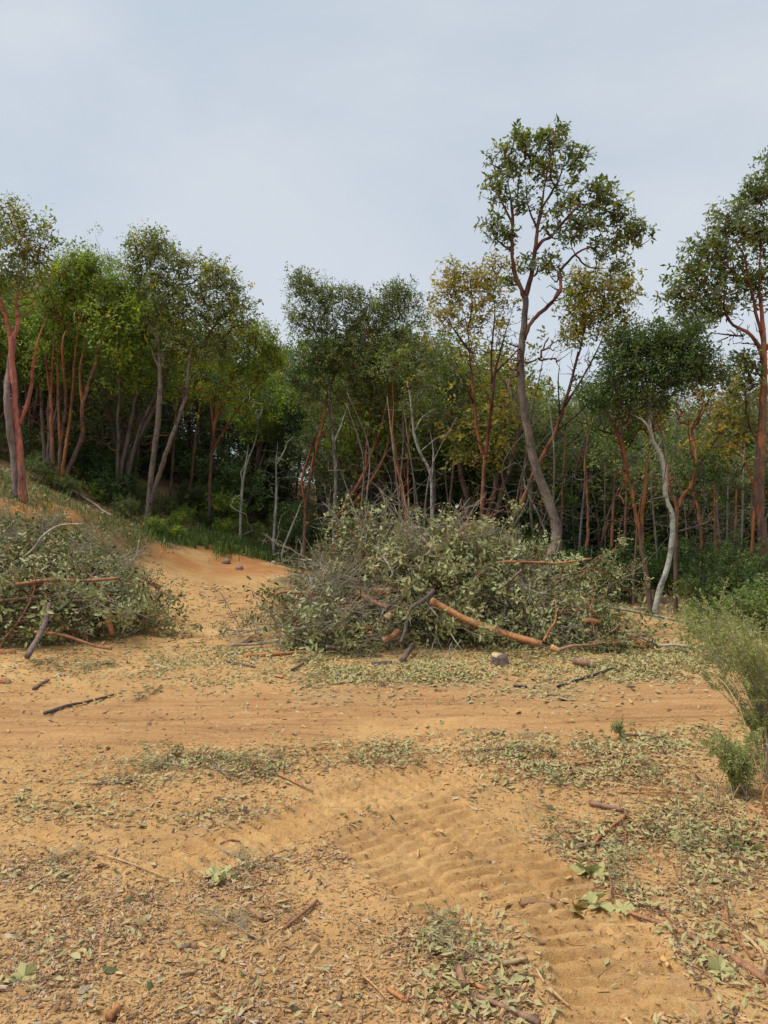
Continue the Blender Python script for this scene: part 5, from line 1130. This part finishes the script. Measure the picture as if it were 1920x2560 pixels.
# ------------------------------------------------------------------ litter: leaves, chips, crumbs
def sample(n, yr, dens, seed, m=.58):
    rng = np.random.default_rng(seed); X = []; Y = []; got = 0
    for _ in range(60):
        y = rng.uniform(yr[0], yr[1], n * 2); x = rng.uniform(-1, 1, n * 2) * m * yr[1]
        k = (np.abs(x) < m * y + .2); x, y = x[k], y[k]
        k = rng.random(len(x)) < dens(x, y); X.append(x[k]); Y.append(y[k]); got += k.sum()
        if got >= n: break
    return np.concatenate(X)[:n], np.concatenate(Y)[:n], rng
def clean(x, y):
    m, _ = track_fields(x, y); return (1 - .96 * m) * (1 - .82 * rut_band(x, y))
def dl(x, y): return np.clip(litter_density(x, y) * clean(x, y), 0, 1)
def leafy_zone(x, y):  # greener debris right and middle, chips to the lower left
    return np.clip(litter_density(x, y) * clean(x, y) * np.where((y < 3.9) & (x < .1), .25, 1.0), 0, 1)
def flat_leaves(mb, x, y, rng, L, W, tilt, fn, t, lift=.006):
    n = len(x); a = rng.uniform(0, 6.28, n); C = np.stack([x, y, H(x, y) + lift + rng.random(n) * lift * 2], -1)
    D = np.stack([np.cos(a), np.sin(a), np.abs(rng.normal(0, tilt, n))], -1)
    N = np.stack([rng.normal(0, tilt * 1.2, n), rng.normal(0, tilt * 1.2, n), np.where(rng.random(n) < .45, -1, 1)], -1)
    fn(mb, C, D, N, L * rng.uniform(.6, 1.25, n), W * rng.uniform(.6, 1.15, n), t)
mb = MB()
x, y, rng = sample(6500, (2.2, 5.2), leafy_zone, 181); flat_leaves(mb, x, y, rng, .041, .018, .4, leaves_mid, np.clip(rng.beta(1.6, 1.4, len(x)) + .1, 0, 1))
x, y, rng = sample(13000, (5.2, 9.2), dl, 182); flat_leaves(mb, x, y, rng, .054, .024, .35, leaves_mid, np.clip(rng.beta(1.5, 2, len(x)) * .8 + .12, 0, 1))
x, y, rng = sample(3500, (8.5, 13), lambda x, y: np.clip(smooth(.9, 0, np.abs(pile_h(x, y) - .03)) * (np.abs(x) > -1) * .5 * (1 - .85 * road_mask(x, y)), 0, 1), 183); flat_leaves(mb, x, y, rng, .085, .036, .35, leaves_mid, rng.beta(1.4, 2.2, len(x)))
x, y, rng = sample(6000, (13, 22), lambda x, y: forest_mask(x, y) * .6, 184); flat_leaves(mb, x, y, rng, .10, .045, .4, leaves_far, rng.uniform(.35, 1, len(x)))
tag(mb.obj('leaf_litter', M['l_litter'], smooth_=False), 'pale and brown shed leaves strewn over the sand and forest floor', 'leaf litter', kind='stuff')
def chips(n, yr, dens, seed, L, mb, trange=(0, 1)):
    x, y, rng = sample(n, yr, dens, seed); n = len(x)
    a = rng.uniform(0, 6.28, n); l = L * np.exp(rng.normal(0, .45, n)); w = l * rng.uniform(.15, .5, n); h = w * rng.uniform(.2, .5, n)
    C = np.stack([x, y, H(x, y) + .001 + rng.random(n) * .006], -1)
    D = np.stack([np.cos(a), np.sin(a), rng.normal(0, .28, n)], -1); N = np.stack([rng.normal(0, .3, n), rng.normal(0, .3, n), np.ones(n)], -1)
    D, S, N = frame_SN(D, N); l, w, h = l[:, None], w[:, None], h[:, None]
    v = np.stack([C - D * l * .5 - S * w * .5, C - D * l * .42 + S * w * .5, C + D * l * .5 + S * w * .4, C + D * l * .45 - S * w * .5, C - D * l * .4 + N * h, C + D * l * .42 + N * h], 1).reshape(-1, 3)
    i = np.arange(n)[:, None] * 6
    mb.add(v, np.concatenate([i + [0, 4, 5, 3], i + [1, 2, 5, 4]]), np.concatenate([i + [0, 1, 4], i + [3, 5, 2]]), np.repeat(rng.uniform(*trange, n), 6))
mb = MB()
def chip_zone(x, y): return np.clip((litter_density(x, y) * np.where((y < 3.7) & (x < .5), 1.1, .55) + .03) * clean(x, y), 0, 1)
chips(38000, (2.25, 3.6), chip_zone, 191, .0125, mb)
chips(20000, (3.6, 5.6), chip_zone, 192, .017, mb)
chips(9000, (5.6, 9), chip_zone, 193, .03, mb)
chips(2500, (9, 14), lambda x, y: road_mask(x, y) * .4 + .1, 195, .05, mb)
tag(mb.obj('wood_chips', M['l_chip'], smooth_=False), 'tan and brown wood chips and bark scraps over the sand', 'wood chips', kind='stuff')
mb = MB()
chips(16000, (2.25, 5.5), lambda x, y: .3 + .2 * litter_density(x, y), 194, .009, mb)
chips(1500, (2.3, 6.5), lambda x, y: .15 + .5 * litter_density(x, y), 197, .022, mb)
tag(mb.obj('earth_crumbs', M['l_clod'], smooth_=False), 'small crumbs of orange earth over the clearing', 'earth', kind='stuff')
# fine straw and twig bits
mb = MB(); x, y, rng = sample(2600, (2.3, 6.5), lambda x, y: np.clip(litter_density(x, y) * clean(x, y) + .02, 0, 1), 196); z = H(x, y)
for i in range(len(x)):
    a = rng.uniform(0, 6.28); L = rng.uniform(.03, .12); d = np.array([math.cos(a), math.sin(a), rng.normal(0, .12)]); f = np.array([0, .5, 1])[:, None]
    p = np.array([x[i], y[i], z[i] + .006]) + d * L * f + rng.normal(0, .006, (3, 3)); p[:, 2] = np.maximum(p[:, 2], z[i] + .002)
    tube(mb, p, rng.uniform(.0008, .0022), 3, rng.uniform(.1, 1), caps=False)
tag(mb.obj('straw_litter', M['log']), 'fine dry straw and twig bits over the sand', 'straw', kind='stuff')

# single leaves and chips that show large
def lobed_leaf(seed):
    rng = np.random.default_rng(seed); k = 40; a = np.linspace(0, 2 * np.pi, k, endpoint=False)
    r = .06 * (.50 + .5 * np.abs(np.cos(a * 2.5)) ** 1.1) * (1 + .12 * np.cos(a * 15)) * np.where(np.abs(a - np.pi) < .25, .6, 1)
    v = np.stack([np.cos(a) * r, np.sin(a) * r, .012 * np.cos(a * 3 + seed) + r * .15 * rng.normal()], -1)
    mb = MB(); j = np.arange(k); mb.add(np.vstack([v, [[0, 0, -.004]]]), None, np.stack([np.full(k, k), j, (j + 1) % k], -1), .42)
    return mb.mesh('lobed_leaf', M['l_litter'], False)
LOB = [lobed_leaf(s) for s in range(3)]
rng = np.random.default_rng(201)
for i, (px, py, s) in enumerate(((1470, 2180, 1), (1500, 2195, .9), (1455, 2185, .9), (1475, 2255, 1.1), (1500, 2275, 1), (1450, 2275, .8), (1440, 2290, .7), (1860, 2105, 1.1), (1880, 2130, .9), (535, 2195, .8), (565, 2190, .7), (545, 2215, .8), (60, 2452, .8), (1560, 2280, .7), (1800, 2440, .9), (1320, 2125, .5))):
    p = G(px, py); o = bpy.data.objects.new('lobed_leaf', LOB[i % 3]); COL.objects.link(o); o.location = p + [0, 0, .018]; o.scale = (s,) * 3
    o.rotation_euler = (rng.normal(0, .35), rng.normal(0, .35), rng.uniform(0, 6.28))
    tag(o, 'large pale green lobed leaf lying on the ground', 'leaf', 'large pale lobed leaves on the ground')
FL = []
for s in range(10):
    r_ = np.random.default_rng(210 + s); mb = MB(); leaves_near(mb, np.array([[-.04, 0, 0]]), np.array([[1, 0, 0.]]), np.array([[0, r_.normal(0, .15), 1 if s % 2 else -1]]), np.array([.085]), np.array([.036 + .01 * r_.random()]), np.array([[.05, .2, .35, .42, .5, .55, .62, .7, .45, .3][s]]), bend=r_.uniform(-.25, .35), fold=r_.uniform(.05, .3))
    FL.append(mb.mesh('fallen_leaf', M['l_litter'], True))
x, y, rng = sample(230, (2.3, 5.3), lambda x, y: np.clip(litter_density(x, y) ** 1.5 * clean(x, y) + .02, 0, 1), 220)
for i in range(len(x)):
    o = bpy.data.objects.new('fallen_leaf', FL[rng.integers(10)]); COL.objects.link(o); s = rng.uniform(.5, .95)
    o.location = (x[i], y[i], float(H(x[i], y[i])) + .012); o.scale = (s,) * 3; o.rotation_euler = (rng.normal(0, .3), rng.normal(0, .3), rng.uniform(0, 6.28))
    tag(o, 'single oval shed leaf lying on the sandy ground', 'leaf', 'single oval leaves shed on the sand')
CH = []
for s in range(6):
    r_ = np.random.default_rng(230 + s); mb = MB(); f = np.linspace(-.5, .5, 5); L = r_.uniform(.05, .09)
    tube(mb, np.stack([f * L, r_.normal(0, .002, 5), r_.normal(0, .002, 5)], -1), np.array([.004, .008, .009, .008, .003]) * r_.uniform(.7, 1.1), 5, [.3, .5, .65, .9, .8, .98][s], knob=.35, seed=s)
    CH.append(mb.mesh('wood_splinter', M['log'], False))
x, y, rng = sample(150, (2.3, 4.2), lambda x, y: np.clip(litter_density(x, y) * clean(x, y) * np.where(x < .6, 1, .5), 0, 1), 240)
for i in range(len(x)):
    o = bpy.data.objects.new('wood_splinter', CH[rng.integers(6)]); COL.objects.link(o); s = rng.uniform(.35, 1.0)
    o.location = (x[i], y[i], float(H(x[i], y[i])) + .006); o.scale = (s, s, s * .6); o.rotation_euler = (rng.normal(0, .2), rng.normal(0, .25), rng.uniform(0, 6.28))
    tag(o, 'small rough wood splinter lying among the chips on the sand', 'splinter', 'rough wood splinters on the sand')
